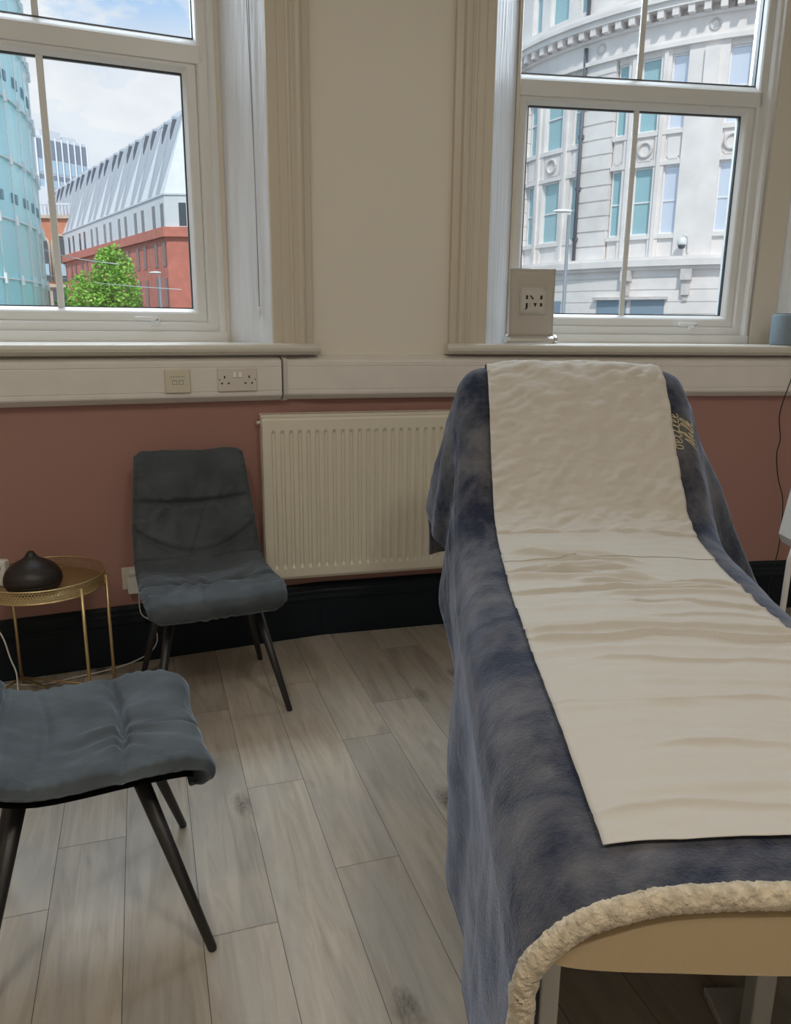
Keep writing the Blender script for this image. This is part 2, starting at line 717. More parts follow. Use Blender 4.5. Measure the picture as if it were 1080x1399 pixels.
BACK = -2.0
lx, ly = room_left_pt.x, room_left_pt.y
rx, ry = room_right_pt.x, room_right_pt.y
mb = MB()
mb.box((lx - 0.1, BACK, 0), (lx, ly, CEIL))
tag(mb.build('wall_west', M['room']), kind='structure')
mb = MB()
mb.box((rx, BACK, 0), (rx + 0.1, ry, CEIL))
tag(mb.build('wall_east', M['room']), kind='structure')
mb = MB()
mb.box((lx - 0.1, BACK - 0.1, 0), (rx + 0.1, BACK, CEIL))
tag(mb.build('wall_south', M['room']), kind='structure')
OUTL = [(lx - 0.05, BACK), (rx + 0.05, BACK), (rx + 0.05, ry + 0.02), (WC(0, 0, -.02).x, WC(0, 0, -.02).y), (WA(0, 0, -.02).x, WA(0, 0, -.02).y), (lx - 0.05, ly + 0.02)]
mb = MB()
mb.sweep(OUTL, [lambda x, y: (x, y, CEIL), lambda x, y: (x, y, CEIL + 0.2)])
tag(mb.build('ceiling', M['ceiling']), kind='structure')

# floor: real plank layout, one mesh
th = R(18.1)
pd = Vector((-math.sin(th), math.cos(th), 0))
pn = Vector((math.cos(th), math.sin(th), 0))
PW, PL = 0.1572, 0.98
known = {-3: 1.587, -2: 1.796, -1: 1.10, 0: 1.402, 1: 1.9125, 2: 1.527, 3: 2.082, 4: 2.285, 5: 1.72, 6: 1.31, 7: 2.0}
mb = MB()
mb.poly([(lx - 0.05, BACK - 0.05, -0.0015), (rx + 0.05, BACK - 0.05, -0.0015), (rx + 0.05, 4.0, -0.0015), (lx - 0.05, 4.0, -0.0015)], 1)
plank_vals, plank_uv = [(0.5, [(0, 0)] * 4)], None
g = 0.0007
for k in range(-22, 26):
    off = known.get(k, random.uniform(0, PL))
    n0, n1 = 0.045 + k * PW, 0.045 + (k + 1) * PW
    for j in range(-5, 6):
        s0 = off + j * PL
        s1 = s0 + PL
        c = pn * ((n0 + n1) / 2) + pd * ((s0 + s1) / 2)
        if not (lx - 0.7 < c.x < rx + 0.7 and BACK - 0.8 < c.y < 3.8):
            continue
        mb.poly([pn * (n0 + g) + pd * (s0 + g), pn * (n1 - g) + pd * (s0 + g), pn * (n1 - g) + pd * (s1 - g), pn * (n0 + g) + pd * (s1 - g)])
        ou, ov = random.uniform(0, 40), random.uniform(0, 40)
        plank_vals.append((random.random(), [(ou, ov), (ou + PW, ov), (ou + PW, ov + PL), (ou, ov + PL)]))
fl = mb.build('floor', [M['floor'], M['joint']], recalc=False)
tag(fl, kind='structure')
uvl = fl.data.uv_layers.new(name='grain')
att = fl.data.attributes.new('plank', 'FLOAT', 'FACE')
for p, (val, uvs) in zip(fl.data.polygons, plank_vals):
    att.data[p.index].value = val
    for li, q in zip(p.loop_indices, uvs):
        uvl.data[li].uv = q

# skirting
SK = [(0, 0), (0.022, 0), (0.022, 0.155), (0.026, 0.158), (0.026, 0.168), (0.018, 0.175), (0.018, 0.19), (0.014, 0.197), (0.014, 0.212), (0.006, 0.225), (0, 0.225)]


def wall_path(prof_n_z, n_extra=0.0, start=A_L, end=C_R):
    """points of a moulding that follows the three wall segments (mitred)"""
    def j(W1, W2, base):
        bis = (W1.n + W2.n)
        bis = bis / bis.dot(W1.n)
        return lambda n, z: base + bis * (n + n_extra) + Vector((0, 0, z))
    return [lambda n, z: WA(start, z, n + n_extra), j(WA, WB, WB.P), j(WB, WC, WC.P), lambda n, z: WC(end, z, n + n_extra)]


mb = MB()
mb.sweep(SK, wall_path(SK))
tag(mb.build('baseboard_north', M['skirt'], bevel=0.002), kind='structure')

# ================================================================== WINDOWS


def ring(mb, fr, rect, prof, mi=0):
    """mitred frame around rect=(u0,u1,z0,z1); prof = list of (inset, n) closed"""
    u0, u1, z0, z1 = rect
    path = []
    for su, sz in ((0, 0), (1, 0), (1, 1), (0, 1), (0, 0)):
        def fn(d, n, su=su, sz=sz):
            u = u0 + d if su == 0 else u1 - d
            z = z0 + d if sz == 0 else z1 - d
            return fr(u, z, n)
        path.append(fn)
    mb.sweep(prof, path, cap=False, mi=mi)


def make_window(num, W, uc, lab):
    root = thing('window_%d' % num, lab, None, W(uc, 1.18, -0.2), kind='structure')
    H0, H1 = 1.215, 2.95
    fw = 0.545
    # outer frame
    mb = MB()
    prof = [(0, -0.166), (0.030, -0.166), (0.036, -0.172), (0.042, -0.185), (0.042, -0.24), (0, -0.24)]
    ring(mb, W, (uc - fw, uc + fw, H0, H1), prof)
    # transom
    tp = [(2.132, -0.166), (2.188, -0.166), (2.196, -0.172), (2.214, -0.188), (2.214, -0.24), (2.132, -0.24)]
    mb.sweep(tp, [lambda z, n: W(uc - fw + 0.012, z, n), lambda z, n: W(uc + fw - 0.012, z, n)])
    mb.build('outer_frame', M['upvc'], root, bevel=0.0025)
    # opening sash
    mb = MB()
    sp = [(0, -0.176), (0.028, -0.176), (0.034, -0.180), (0.046, -0.196), (0.046, -0.236), (0, -0.236)]
    sw = fw - 0.040
    ring(mb, W, (uc - sw, uc + sw, 1.253, 2.150), sp)
    sash = mb.build('sash', M['upvc'], root, bevel=0.0025)
    # gaskets
    mb = MB()
    gw = sw - 0.046
    ring(mb, W, (uc - gw - 0.002, uc + gw + 0.002, 1.297, 2.106), [(0, -0.1955), (0.006, -0.1975), (0.006, -0.212), (0, -0.212)])
    mb.build('gasket', M['gasket'], sash)
    mb = MB()
    ug = fw - 0.042
    ring(mb, W, (uc - ug - 0.001, uc + ug + 0.001, 2.2135, H1 - 0.041), [(0, -0.186), (0.005, -0.189), (0.005, -0.212), (0, -0.212)])
    mb.build('gasket', M['gasket'], root)
    # panes and applied glazing bars
    for (h, z0, z1, par) in ((gw, 1.297, 2.106, sash), (ug, 2.2135, H1 - 0.041, root)):
        mb = MB()
        mb.box((uc - h, -0.209, z0), (uc + h, -0.203, z1), 0, lambda u, n, z: W(u, z, n))
        mb.build('pane', M['glass'], par)
        mb = MB()
        mb.box((uc - 0.0115, -0.203, z0 + 0.001), (uc + 0.0115, -0.194, z1 - 0.001), 0, lambda u, n, z: W(u, z, n))
        mb.build('glazing_bar', M['upvc'], par, bevel=0.003)
    # lever handle on the bottom rail
    hu = uc + 0.315
    mb = MB()
    mb.box((hu - 0.018, -0.166, 1.238), (hu + 0.018, -0.158, 1.262), 0, lambda u, n, z: W(u, z, n))
    mb.box((hu - 0.006, -0.160, 1.246), (hu + 0.011, -0.142, 1.268), 0, lambda u, n, z: W(u, z, n))
    mb.box((hu - 0.075, -0.148, 1.256), (hu + 0.004, -0.138, 1.268), 0, lambda u, n, z: W(u, z, n))
    h = mb.build('handle', M['upvc'], root, bevel=0.003)
    mb = MB()
    mb.tube([W(hu + 0.002, 1.259, -0.1425), W(hu + 0.002, 1.259, -0.1395)], 0.0045, 12)
    mb.build('lock', M['hole'], h)
    # wooden sub-frame: beads and the board under the frame
    mb = MB()
    ring(mb, W, (uc - fw - 0.024, uc + fw + 0.024, 1.19, H1 + 0.02), [(0, -0.150), (0.013, -0.150), (0.020, -0.156), (0.026, -0.166), (0.026, -0.24), (0, -0.24)])
    mb.box((uc - fw - 0.03, -0.24, 1.165), (uc + fw + 0.03, -0.148, 1.216), 0, lambda u, n, z: W(u, z, n))
    mb.build('inner_frame', M['upvc'], root, bevel=0.002)
    return root


def reveal(root, W, ui, uo, side, name, bead=0.03, deep=-0.166):
    """splayed jamb from the wall face (uo) to the frame (ui); side +1 = right side"""
    mb = MB()
    s = side
    ub = ui - s * bead
    mb.sweep([(ui, deep), (uo, 0.004), (uo + s * 0.02, 0.004), (uo + s * 0.02, -0.03), (ui + s * 0.03, deep - 0.06), (ui, deep - 0.06)],
             [lambda u, n: W(u, 1.165, n), lambda u, n: W(u, 1.6, n), lambda u, n: W(u, 2.2, n), lambda u, n: W(u, ZT, n)])
    mb.build(name, M['jamb'], root, bevel=0.003)
    mb = MB()
    mb.sweep([(ub, deep + 0.006), (ub + s * 0.004, deep + 0.012), (ui + s * 0.002, deep + 0.012), (ui + s * 0.002, deep - 0.05), (ub, deep - 0.05)],
             [lambda u, n: W(u, 1.165, n), lambda u, n: W(u, ZT, n)])
    mb.build('stop_bead', M['upvc_aged'], root, bevel=0.001)


ARCH = [(0, -0.005), (0, 0.018), (0.003, 0.020), (0.036, 0.020), (0.038, 0.025), (0.066, 0.025), (0.068, 0.029), (0.074, 0.031), (0.080, 0.029), (0.083, 0.034),
        (0.088, 0.034), (0.091, 0.038), (0.098, 0.046), (0.108, 0.048), (0.117, 0.044), (0.121, 0.034), (0.123, 0.028), (0.148, 0.026), (0.150, 0.022), (0.150, -0.005)]


def architrave(root, W, u_in, side):
    mb = MB()
    mb.sweep(ARCH, [lambda d, n: W(u_in + side * d, 1.17, n), lambda d, n: W(u_in + side * d, ZT + 0.16, n)])
    mb.build('architrave', M['gloss_cream'], root, bevel=0.0012)


def sill(root, W, u0, u1, uj0, uj1, z=1.178):
    """bull-nosed window board with projecting ends"""
    mb = MB()
    nose = [(-0.15, z - 0.042), (0.048, z - 0.042), (0.060, z - 0.038), (0.070, z - 0.028), (0.072, z - 0.018), (0.069, z - 0.007), (0.060, z - 0.001), (0.05, z), (-0.15, z)]
    back = [(min(n, 0.0), zz) for n, zz in nose]
    mb.sweep([q for q in nose if q[0] > -0.1] + [(0.0, z), (0.0, z - 0.042)], [lambda n, zz: W(u0, zz, n), lambda n, zz: W(u1, zz, n)])
    # board running back into the splayed opening
    p = [(uj0[0], 0.001), (uj1[0], 0.001), (uj1[1], -0.16), (uj0[1], -0.16)]
    mb.box8([W(u, z - 0.042, n) for u, n in p] + [W(u, z, n) for u, n in p])
    mb.build('window_sill', M['sill'], root, bevel=0.004, seg=3)


w1 = make_window(1, WA, OA[0], 'white sash window on the left with glass tower outside')
reveal(w1, WA, OA[0] + 0.585, OA[0] + 0.71, 1, 'reveal', 0.026)
reveal(w1, WA, OA[0] - 0.585, OA[0] - 0.71, -1, 'reveal', 0.026)
architrave(w1, WA, OA[0] + 0.71, 1)
architrave(w1, WA, OA[0] - 0.71, -1)
sill(w1, WA, -1.80, -0.002, (OA[0] - 0.71, OA[0] - 0.585), (OA[0] + 0.71, OA[0] + 0.585))
w2 = make_window(2, WC, OC[0], 'white sash window on the right with stone building outside')
reveal(w2, WC, OC[0] - 0.518, OC[0] - 0.655, -1, 'reveal', 0.014)
reveal(w2, WC, OC[0] + 0.695, OC[0] + 0.84, 1, 'reveal', 0.11)
architrave(w2, WC, OC[0] - 0.655, -1)
architrave(w2, WC, OC[0] + 0.84, 1)
sill(w2, WC, -0.022, 1.84, (OC[0] - 0.655, OC[0] - 0.52), (OC[0] + 0.84, OC[0] + 0.70), 1.180)
# heads of the openings
for root, W, a, b in ((w1, WA, a0, a1), (w2, WC, c0, c1)):
    mb = MB()
    mb.box((a, -0.24, ZT - 0.03), (b, 0.0, ZT + 0.01), 0, lambda u, n, z, W=W: W(u, z, n))
    mb.box((a - 0.15, 0.0, ZT), (b + 0.15, 0.03, ZT + 0.16), 0, lambda u, n, z, W=W: W(u, z, n))
    mb.build('head_board', M['gloss_cream'], root, bevel=0.002)

# blind cord hanging on the left window's reveal
t = thing('blind_cord', 'thin looped blind cord with a clear toggle hanging on the white reveal', 'cord', WA(-0.20, 1.28, -0.04))
mb = MB()


def jamb_pt(f, z, out=0.006):
    """f=0 at the wall face, 1 at the frame"""
    u = lerp(OA[0] + 0.71, OA[0] + 0.585, f)
    n = lerp(0.004, -0.166, f)
    return WA(u - 0.0045 - out * 0.4, z, n + out)


def cord(f0, f1, wob):
    pts = []
    for k in range(25):
        q = k / 24
        z = lerp(2.95, 1.305, q)
        pts.append(jamb_pt(lerp(f0, f1, smooth01(q * 1.05) ** 0.8) + wob * math.sin(q * 7), z))
    return pts


mb.tube(cord(0.36, 0.245, 0.006), 0.0011, 6)
mb.tube(cord(0.30, 0.235, -0.006), 0.0011, 6)
mb.build('cord_loop', M['trunk_groove'], t)
mb = MB()
mb.lathe([(0.001, 0.024), (0.004, 0.022), (0.006, 0.01), (0.0065, 0.0), (0.004, -0.006), (0.0015, -0.012), (0.003, -0.016), (0.001, -0.02)], jamb_pt(0.24, 1.285), 12)
mb.build('toggle', M['white_plastic'], t)

# ================================================================== DADO TRUNKING, SOCKETS
TR = [(0, 0.967), (0.035, 0.972), (0.058, 0.990), (0.060, 0.995), (0.060, 1.006), (0.0575, 1.007), (0.0575, 1.009), (0.060, 1.010), (0.060, 1.092), (0.0575, 1.093), (0.0575, 1.095),
      (0.060, 1.096), (0.060, 1.110), (0.054, 1.118), (0.010, 1.134), (0, 1.136)]
t = thing('dado_trunking', 'cream plastic cable trunking running under both window sills', 'cable trunking', WB(0.1, 0.967))
JU = -0.148
mb = MB()
mb.sweep(TR, [lambda n, z: WA(A_L, z, n), lambda n, z: WA(JU - 0.004, z, n)])
mb.build('cover', M['trunk'], t, bevel=0.0012)
mb = MB()
bis = (WB.n + WC.n)
bis = bis / bis.dot(WB.n)
mb.sweep(TR, [lambda n, z: WB(JU + 0.012, z, n), lambda n, z: WC.P + bis * n + Vector((0, 0, z)), lambda n, z: WC(C_R, z, n)])
mb.build('cover', M['trunk'], t, bevel=0.0012)
mb = MB()
TR2 = [(n + (0.0035 if n > 0.001 else 0), z + (0.003 if z > 1.1 else (-0.003 if z < 0.98 else 0))) for n, z in TR if not 0.056 < n < 0.0578]
mb.sweep(TR2, [lambda n, z: WA(JU + 0.003, z, n), lambda n, z: WB(JU + 0.030, z, n)])
mb.build('joint_cover', M['trunk'], t, bevel=0.001)

# double socket
uc, zc = -0.317, 1.0505
frs = lambda u, n, z: WA(u, z, n)
t = thing('double_socket', 'white double wall socket with two rocker switches on the trunking', 'wall socket', WA(uc, zc, 0.06))
mb = MB()
mb.box((uc - 0.071, 0.0602, zc - 0.041), (uc + 0.071, 0.069, zc + 0.041), 0, frs)
mb.build('faceplate', M['socket'], t, bevel=0.003)
for s_ in (-1, 1):
    mb = MB()
    cx = uc + s_ * 0.042
    for (du, dz, w_, h_) in ((0.0 if s_ > 0 else -0.004, 0.010, 0.0025, 0.0045), (-0.014, -0.012, 0.0035, 0.0028), (0.010, -0.012, 0.0035, 0.0028), (-0.022 * -s_, 0.001, 0.002, 0.002)):
        mb.box((cx + du - w_, 0.0692, zc + dz - h_), (cx + du + w_, 0.0696, zc + dz + h_), 0, frs)
    mb.build('pin_holes', M['hole'], t)
    mb = MB()
    cx = uc + s_ * 0.010
    mb.box8([frs(cx - 0.006, 0.069, zc + 0.008), frs(cx + 0.006, 0.069, zc + 0.008), frs(cx + 0.006, 0.069, zc + 0.028), frs(cx - 0.006, 0.069, zc + 0.028),
             frs(cx - 0.006, 0.0745, zc + 0.009), frs(cx + 0.006, 0.0745, zc + 0.009), frs(cx + 0.006, 0.0705, zc + 0.027), frs(cx - 0.006, 0.0705, zc + 0.027)])
    mb.build('switch', M['white_plastic'], t, bevel=0.001)

uc, zc = -0.526, 1.049
t = thing('data_socket', 'yellowed square data outlet with two ports on the trunking', 'data outlet', WA(uc, zc, 0.06))
mb = MB()
mb.box((uc - 0.043, 0.0602, zc - 0.041), (uc + 0.043, 0.070, zc + 0.041), 0, frs)
mb.build('faceplate', M['socket_old'], t, bevel=0.003)
for s_ in (-1, 1):
    mb = MB()
    cx = uc + s_ * 0.011
    mb.box((cx - 0.008, 0.0702, zc - 0.012), (cx + 0.008, 0.0708, zc + 0.004), 1, frs)
    mb.box((cx - 0.006, 0.0708, zc - 0.010), (cx + 0.006, 0.0716, zc + 0.001), 0, frs)
    mb.build('port', [M['socket_old'], M['trunk_groove']], t)
mb = MB()
for k in range(6):
    mb.box((uc - 0.024 + k * 0.0085, 0.0702, zc + 0.014), (uc - 0.019 + k * 0.0085, 0.0706, zc + 0.017), 0, frs)
mb.build('label_strip', M['trunk_groove'], t)

# low socket with plugged-in adaptor behind the far chair
uc, zc = -0.715, 0.330
t = thing('wall_socket', 'pale wall socket low on the pink wall behind the far chair', 'wall socket', WA(uc, zc, 0))
mb = MB()
mb.box((uc - 0.043, 0.0005, zc - 0.043), (uc + 0.043, 0.010, zc + 0.043), 0, frs)
mb.build('faceplate', M['socket'], t, bevel=0.003)
mb = MB()
mb.box((uc - 0.016, 0.0100, zc + 0.016), (uc + 0.016, 0.0125, zc + 0.030), 0, frs)
mb.build('switch', M['white_plastic'], t, bevel=0.001)
t = thing('power_plug', 'white plug in the low wall socket with its cable trailing to the floor', 'plug', WA(uc + 0.012, zc - 0.02, 0.01))
mb = MB()
mb.box((uc - 0.026, 0.0126, zc - 0.050), (uc + 0.026, 0.047, zc + 0.006), 0, frs)
mb.build('plug_body', M['white_plastic'], t, bevel=0.004)
mb = MB()
raw = [WA(uc + 0.011, zc - 0.046, 0.03), WA(uc + 0.013, 0.20, 0.042), WA(uc + 0.05, 0.17, 0.07), WA(uc + 0.06, 0.10, 0.08), WA(uc + 0.02, 0.05, 0.08), WA(uc - 0.08, 0.018, 0.08), WA(uc - 0.24, 0.006, 0.09),
       WA(uc - 0.34, 0.004, 0.10), WA(uc - 0.45, 0.004, 0.06), WA(uc - 0.56, 0.004, 0.05)]


def spline(pts, n=8):
    pts = [Vector(p) for p in pts]
    out = []
    for i in range(len(pts) - 1):
        p0 = pts[max(i - 1, 0)]
        p1, p2 = pts[i], pts[i + 1]
        p3 = pts[min(i + 2, len(pts) - 1)]
        for k in range(n):
            q = k / n
            out.append(0.5 * ((2 * p1) + (p2 - p0) * q + (2 * p0 - 5 * p1 + 4 * p2 - p3) * q * q + (3 * p1 - p0 - 3 * p2 + p3) * q ** 3))
    out.append(pts[-1])
    return out


mb.tube(spline(raw), 0.0022, 8)
mb.build('cable', M['cable_white'], t)

# ================================================================== RADIATOR
RAD0, RAD1, RZ0, RZ1 = -0.222, 0.78, 0.276, 0.918
t = thing('radiator', 'cream ribbed panel radiator on the pink wall below the pier', 'radiator', WB(0.25, RZ0, 0.05))
frb = lambda u, n, z: WB(u, z, n)
mb = MB()
NR = 29
pitch = (RAD1 - RAD0 - 0.05) / NR
face = 0.100
rows = [RZ0, RZ0 + 0.012, RZ0 + 0.045, RZ0 + 0.058, RZ1 - 0.070, RZ1 - 0.057, RZ1 - 0.018, RZ1 - 0.010]
cols = [RAD0]
deps = [0.0]
u = RAD0 + 0.025
for k in range(NR):
    for f_, d_ in ((0.0, 0.0), (0.25, 0.0), (0.36, 0.009), (0.64, 0.009), (0.75, 0.0)):
        cols.append(u + (k + f_) * pitch)
        deps.append(d_)
cols.append(RAD1)
deps.append(0.0)
i0 = len(mb.v)
for u, d_ in zip(cols, deps):
    for r_, z in enumerate(rows):
        dd = d_ if r_ in (3, 4) else 0.0
        if r_ in (0, 7):
            dd = 0.008
        mb.v.append(tuple(frb(u, face - dd, z)))
for a in range(len(cols) - 1):
    for b in range(len(rows) - 1):
        mb.f.append([i0 + a * 8 + b, i0 + (a + 1) * 8 + b, i0 + (a + 1) * 8 + b + 1, i0 + a * 8 + b + 1])
        mb.mi.append(0)
        mb.sm.append(False)
mb.build('front_panel', M['rad'], t, bevel=0.0012, recalc=False)
mb = MB()
mb.box((RAD0 + 0.012, 0.040, RZ0 + 0.01), (RAD1 - 0.012, 0.046, RZ1 - 0.012), 0, frb)
mb.build('back_panel', M['rad'], t)
mb = MB()
for k in range(60):
    uu = RAD0 + 0.02 + k * (RAD1 - RAD0 - 0.04) / 60
    mb.box((uu, 0.0465, RZ0 + 0.04), (uu + 0.002, 0.0905, RZ1 - 0.03), 0, frb)
mb.build('convector_fins', M['rad'], t)
mb = MB()
mb.box((RAD0 - 0.002, 0.027, RZ1 - 0.014), (RAD1 + 0.002, 0.034, RZ1 + 0.002), 0, frb)
mb.box((RAD0 - 0.002, 0.084, RZ1 - 0.009), (RAD1 + 0.002, 0.091, RZ1 + 0.002), 0, frb)
nb = 110
for k in range(nb):
    uu = RAD0 + (k + 0.25) * (RAD1 - RAD0) / nb
    mb.box((uu, 0.034, RZ1 - 0.004), (uu + 0.0045, 0.084, RZ1 + 0.001), 0, frb)
mb.build('top_grille', M['rad'], t)
for uu in (RAD0 - 0.004, RAD1 + 0.001):
    mb = MB()
    mb.box((uu, 0.030, RZ0 + 0.02), (uu + 0.003, 0.0945, RZ1 - 0.003), 0, frb)
    mb.build('side_panel', M['rad'], t, bevel=0.001)
mb = MB()
mb.tube([frb(RAD0 - 0.016, 0.06, RZ1 - 0.03), frb(RAD0 + 0.01, 0.06, RZ1 - 0.03)], 0.007, 10)
mb.build('bleed_valve', M['rad'], t)
for uu in (RAD0 + 0.3, RAD1 - 0.3):
    mb = MB()
    mb.box((uu - 0.015, 0.001, RZ0 + 0.05), (uu + 0.015, 0.042, RZ1 - 0.08), 0, frb)
    mb.build('wall_bracket', M['rad'], t)
mb = MB()
mb.tube(spline([frb(0.55, 0.06, RZ0 + 0.02), frb(0.55, 0.06, RZ0 - 0.04), frb(0.56, 0.04, RZ0 - 0.07), frb(0.60, 0.028, RZ0 - 0.09), frb(0.62, 0.03, 0.1), frb(0.62, 0.04, 0.004)]), 0.0075, 10)
mb.build('pipe', M['rad'], t)

# ================================================================== CHAIRS
PROF_F = [(0.188, 0.352), (0.222, 0.360), (0.243, 0.385), (0.240, 0.414), (0.212, 0.436), (0.15, 0.444), (0.07, 0.442), (0.0, 0.438), (-0.06, 0.437), (-0.105, 0.442), (-0.142, 0.460),
          (-0.172, 0.497), (-0.195, 0.552), (-0.213, 0.612), (-0.229, 0.672), (-0.243, 0.734), (-0.254, 0.784), (-0.265, 0.811), (-0.282, 0.819), (-0.299, 0.809)]
CUM = [0.0]
for a, b in zip(PROF_F, PROF_F[1:]):
    CUM.append(CUM[-1] + math.hypot(b[0] - a[0], b[1] - a[1]))
TOTAL = CUM[-1]


def prof_at(s):
    y = interp(CUM, [p[0] for p in PROF_F], s)
    z = interp(CUM, [p[1] for p in PROF_F], s)
    return y, z


def prof_smooth(s):
    w = 0.022
    ys = zs = 0.0
    for k in (-2, -1, 0, 1, 2):
        q = prof_at(max(0, min(TOTAL, s + k * w / 2)))
        ys += q[0]
        zs += q[1]
    return ys / 5, zs / 5


def prof_nrm(s):
    a = prof_smooth(max(0, s - 0.006))
    b = prof_smooth(min(TOTAL, s + 0.006))
    ty, tz = b[0] - a[0], b[1] - a[1]
    l = math.hypot(ty, tz) or 1
    return tz / l * 1.0, -ty / l * 1.0       # points to the sitter's side


S_CREASE = CUM[10]
S_TUFT_SEAT = CUM[6]
S_TUFT_BACK = CUM[13] + 0.035


def half_w(s):
    return interp([0, 0.06, 0.2, S_CREASE, S_CREASE + 0.12, TOTAL - 0.04, TOTAL], [0.176, 0.210, 0.224, 0.218, 0.212, 0.186, 0.168], s)


def seam(d, w, depth):
    return -depth * math.exp(-(d / w) ** 2)


def pad_height(s, x):
    """bulge of the padded skin above the shell line, x in -1..1"""
    hw = half_w(s)
    X = x * hw
    h = 0.0
    edge = min(1.0, (1 - abs(x)) / 0.16)
    h += 0.018 * math.sqrt(max(0, 1 - (1 - edge) ** 2)) - 0.018
    # tuck lines across the seat and the back (short, deep in the middle)
    for st, wd, dp in ((S_TUFT_SEAT, 0.010, 0.022), (S_TUFT_BACK, 0.009, 0.026)):
        c = st - 0.012 * math.cos(X * 8)
        span = math.exp(-(X / 0.15) ** 4)
        h += seam(s - c, wd, dp) * (0.35 + 0.65 * span)
        # gathers radiating from the tuck
        d = s - c
        amp = 0.0085 * math.exp(-(abs(d) / 0.10)) * (1 - math.exp(-(d / 0.006) ** 2)) * span
        h += amp * (0.75 * math.sin(105 * X / (1 + 9 * abs(d)) + 2.2 * math.sin(X * 23 + st * 40) + (0.9 if d > 0 else 0)) + 0.7 * noise.noise(Vector((42 * X / (1 + 9 * abs(d)), d * 8, st * 5))))
    # crease arcs where the back meets the seat
    c = S_CREASE + 0.018 + 0.10 * (X / 0.22) ** 2
    h += seam(s - c, 0.011, 0.014)
    c = S_CREASE - 0.055 - 0.05 * (1 - (X / 0.2) ** 2) * 0.6
    h += seam(s - c, 0.010, 0.008) * math.exp(-(X / 0.17) ** 4)
    # long diagonal pulls
    if S_CREASE < s < S_TUFT_BACK:
        q = (s - S_CREASE) / (S_TUFT_BACK - S_CREASE)
        h += seam(X - lerp(0.028, -0.055, q), 0.006, 0.008) * (1 - abs(q - 0.5) * 0.8)
        h += seam(X - lerp(0.070, 0.050, q), 0.005, 0.005)
    if s > S_TUFT_BACK:
        q = (s - S_TUFT_BACK) / (TOTAL - S_TUFT_BACK)
        h += seam(X + 0.02, 0.004, 0.004) * (1 - q)
        h += seam(X + 0.06 + 0.14 * q, 0.005, 0.006) * max(0, 1 - q * 1.6)
        h += seam(X - 0.07 - 0.14 * q, 0.005, 0.006) * max(0, 1 - q * 1.6)
    if s < S_TUFT_SEAT:
        h += seam(X - 0.035 * math.sin(s * 9), 0.007, 0.007) * smooth01(s / 0.12)
    # puckered piping round the rim
    rim = smooth01((abs(x) - 0.72) / 0.28)
    h += 0.0022 * rim * math.sin(s * 150 + 4 * math.sin(s * 31))
    fr = smooth01((0.12 - s) / 0.12)
    h += 0.0016 * fr * math.sin(X * 110 + 5 * math.sin(X * 23))
    h += 0.006 * noise.noise(Vector((X * 9, s * 9, 3.1))) + 0.003 * noise.noise(Vector((X * 26, s * 26, 7.7)))
    return h


def pad(s0, s1, name, parent, nx=72, per=0.0052):
    ns = max(10, int((s1 - s0) / per))
    TH = 0.042

    def front(a, b):
        s = lerp(s0, s1, a)
        x = lerp(-1, 1, b)
        y, z = prof_smooth(s)
        ny, nz = prof_nrm(s)
        h = pad_height(s, x)
        ends = min((s - s0) / 0.014 if s0 > 0.01 else 1, (s1 - s) / 0.014 if s1 < TOTAL - 0.01 else 1)
        h -= 0.012 * (1 - smooth01(ends))
        # dish across the width
        h -= 0.012 * (1 - x * x) * (1 if s > 0.1 else s / 0.1) - 0.006
        hw = half_w(s)
        rx = hw * (1.0 - 0.10 * smooth01((abs(x) - 0.9) / 0.1) * 0.3)
        return (x * rx, y + ny * h, z + nz * h)

    def back(a, b):
        s = lerp(s0, s1, a)
        x = lerp(-1, 1, b)
        y, z = prof_smooth(s)
        ny, nz = prof_nrm(s)
        t_ = TH * (1 - 0.55 * abs(x) ** 3) * interp([0, 0.05, 0.12, S_CREASE, TOTAL - 0.05, TOTAL], [0.35, 0.75, 1.0, 1.05, 0.8, 0.35], s)
        return (x * half_w(s) * 0.985, y - ny * t_, z - nz * t_)

    mb = MB()
    mb.grid(front, ns, nx)
    mb.grid(back, ns, nx // 3)
    # rim strips
    for b in (0.0, 1.0):
        mb.grid(lambda a, q, b=b: [lerp(i, j, q) + (0.006 * math.sin(q * math.pi) * (-1 if b == 0 else 1) if k == 0 else 0) for k, (i, j) in enumerate(zip(front(a, b), back(a, b)))], ns, 4)
    for a in (0.0, 1.0):
        mb.grid(lambda b, q, a=a: [lerp(i, j, q) for i, j in zip(front(a, b), back(a, b))], nx, 4)
    o = mb.build(name, M['velvet'], None)
    bm = bmesh.new()
    bm.from_mesh(o.data)
    bmesh.ops.remove_doubles(bm, verts=bm.verts, dist=0.0008)
    bmesh.ops.recalc_face_normals(bm, faces=bm.faces)
    bm.to_mesh(o.data)
    bm.free()
    o.parent = parent
    return o


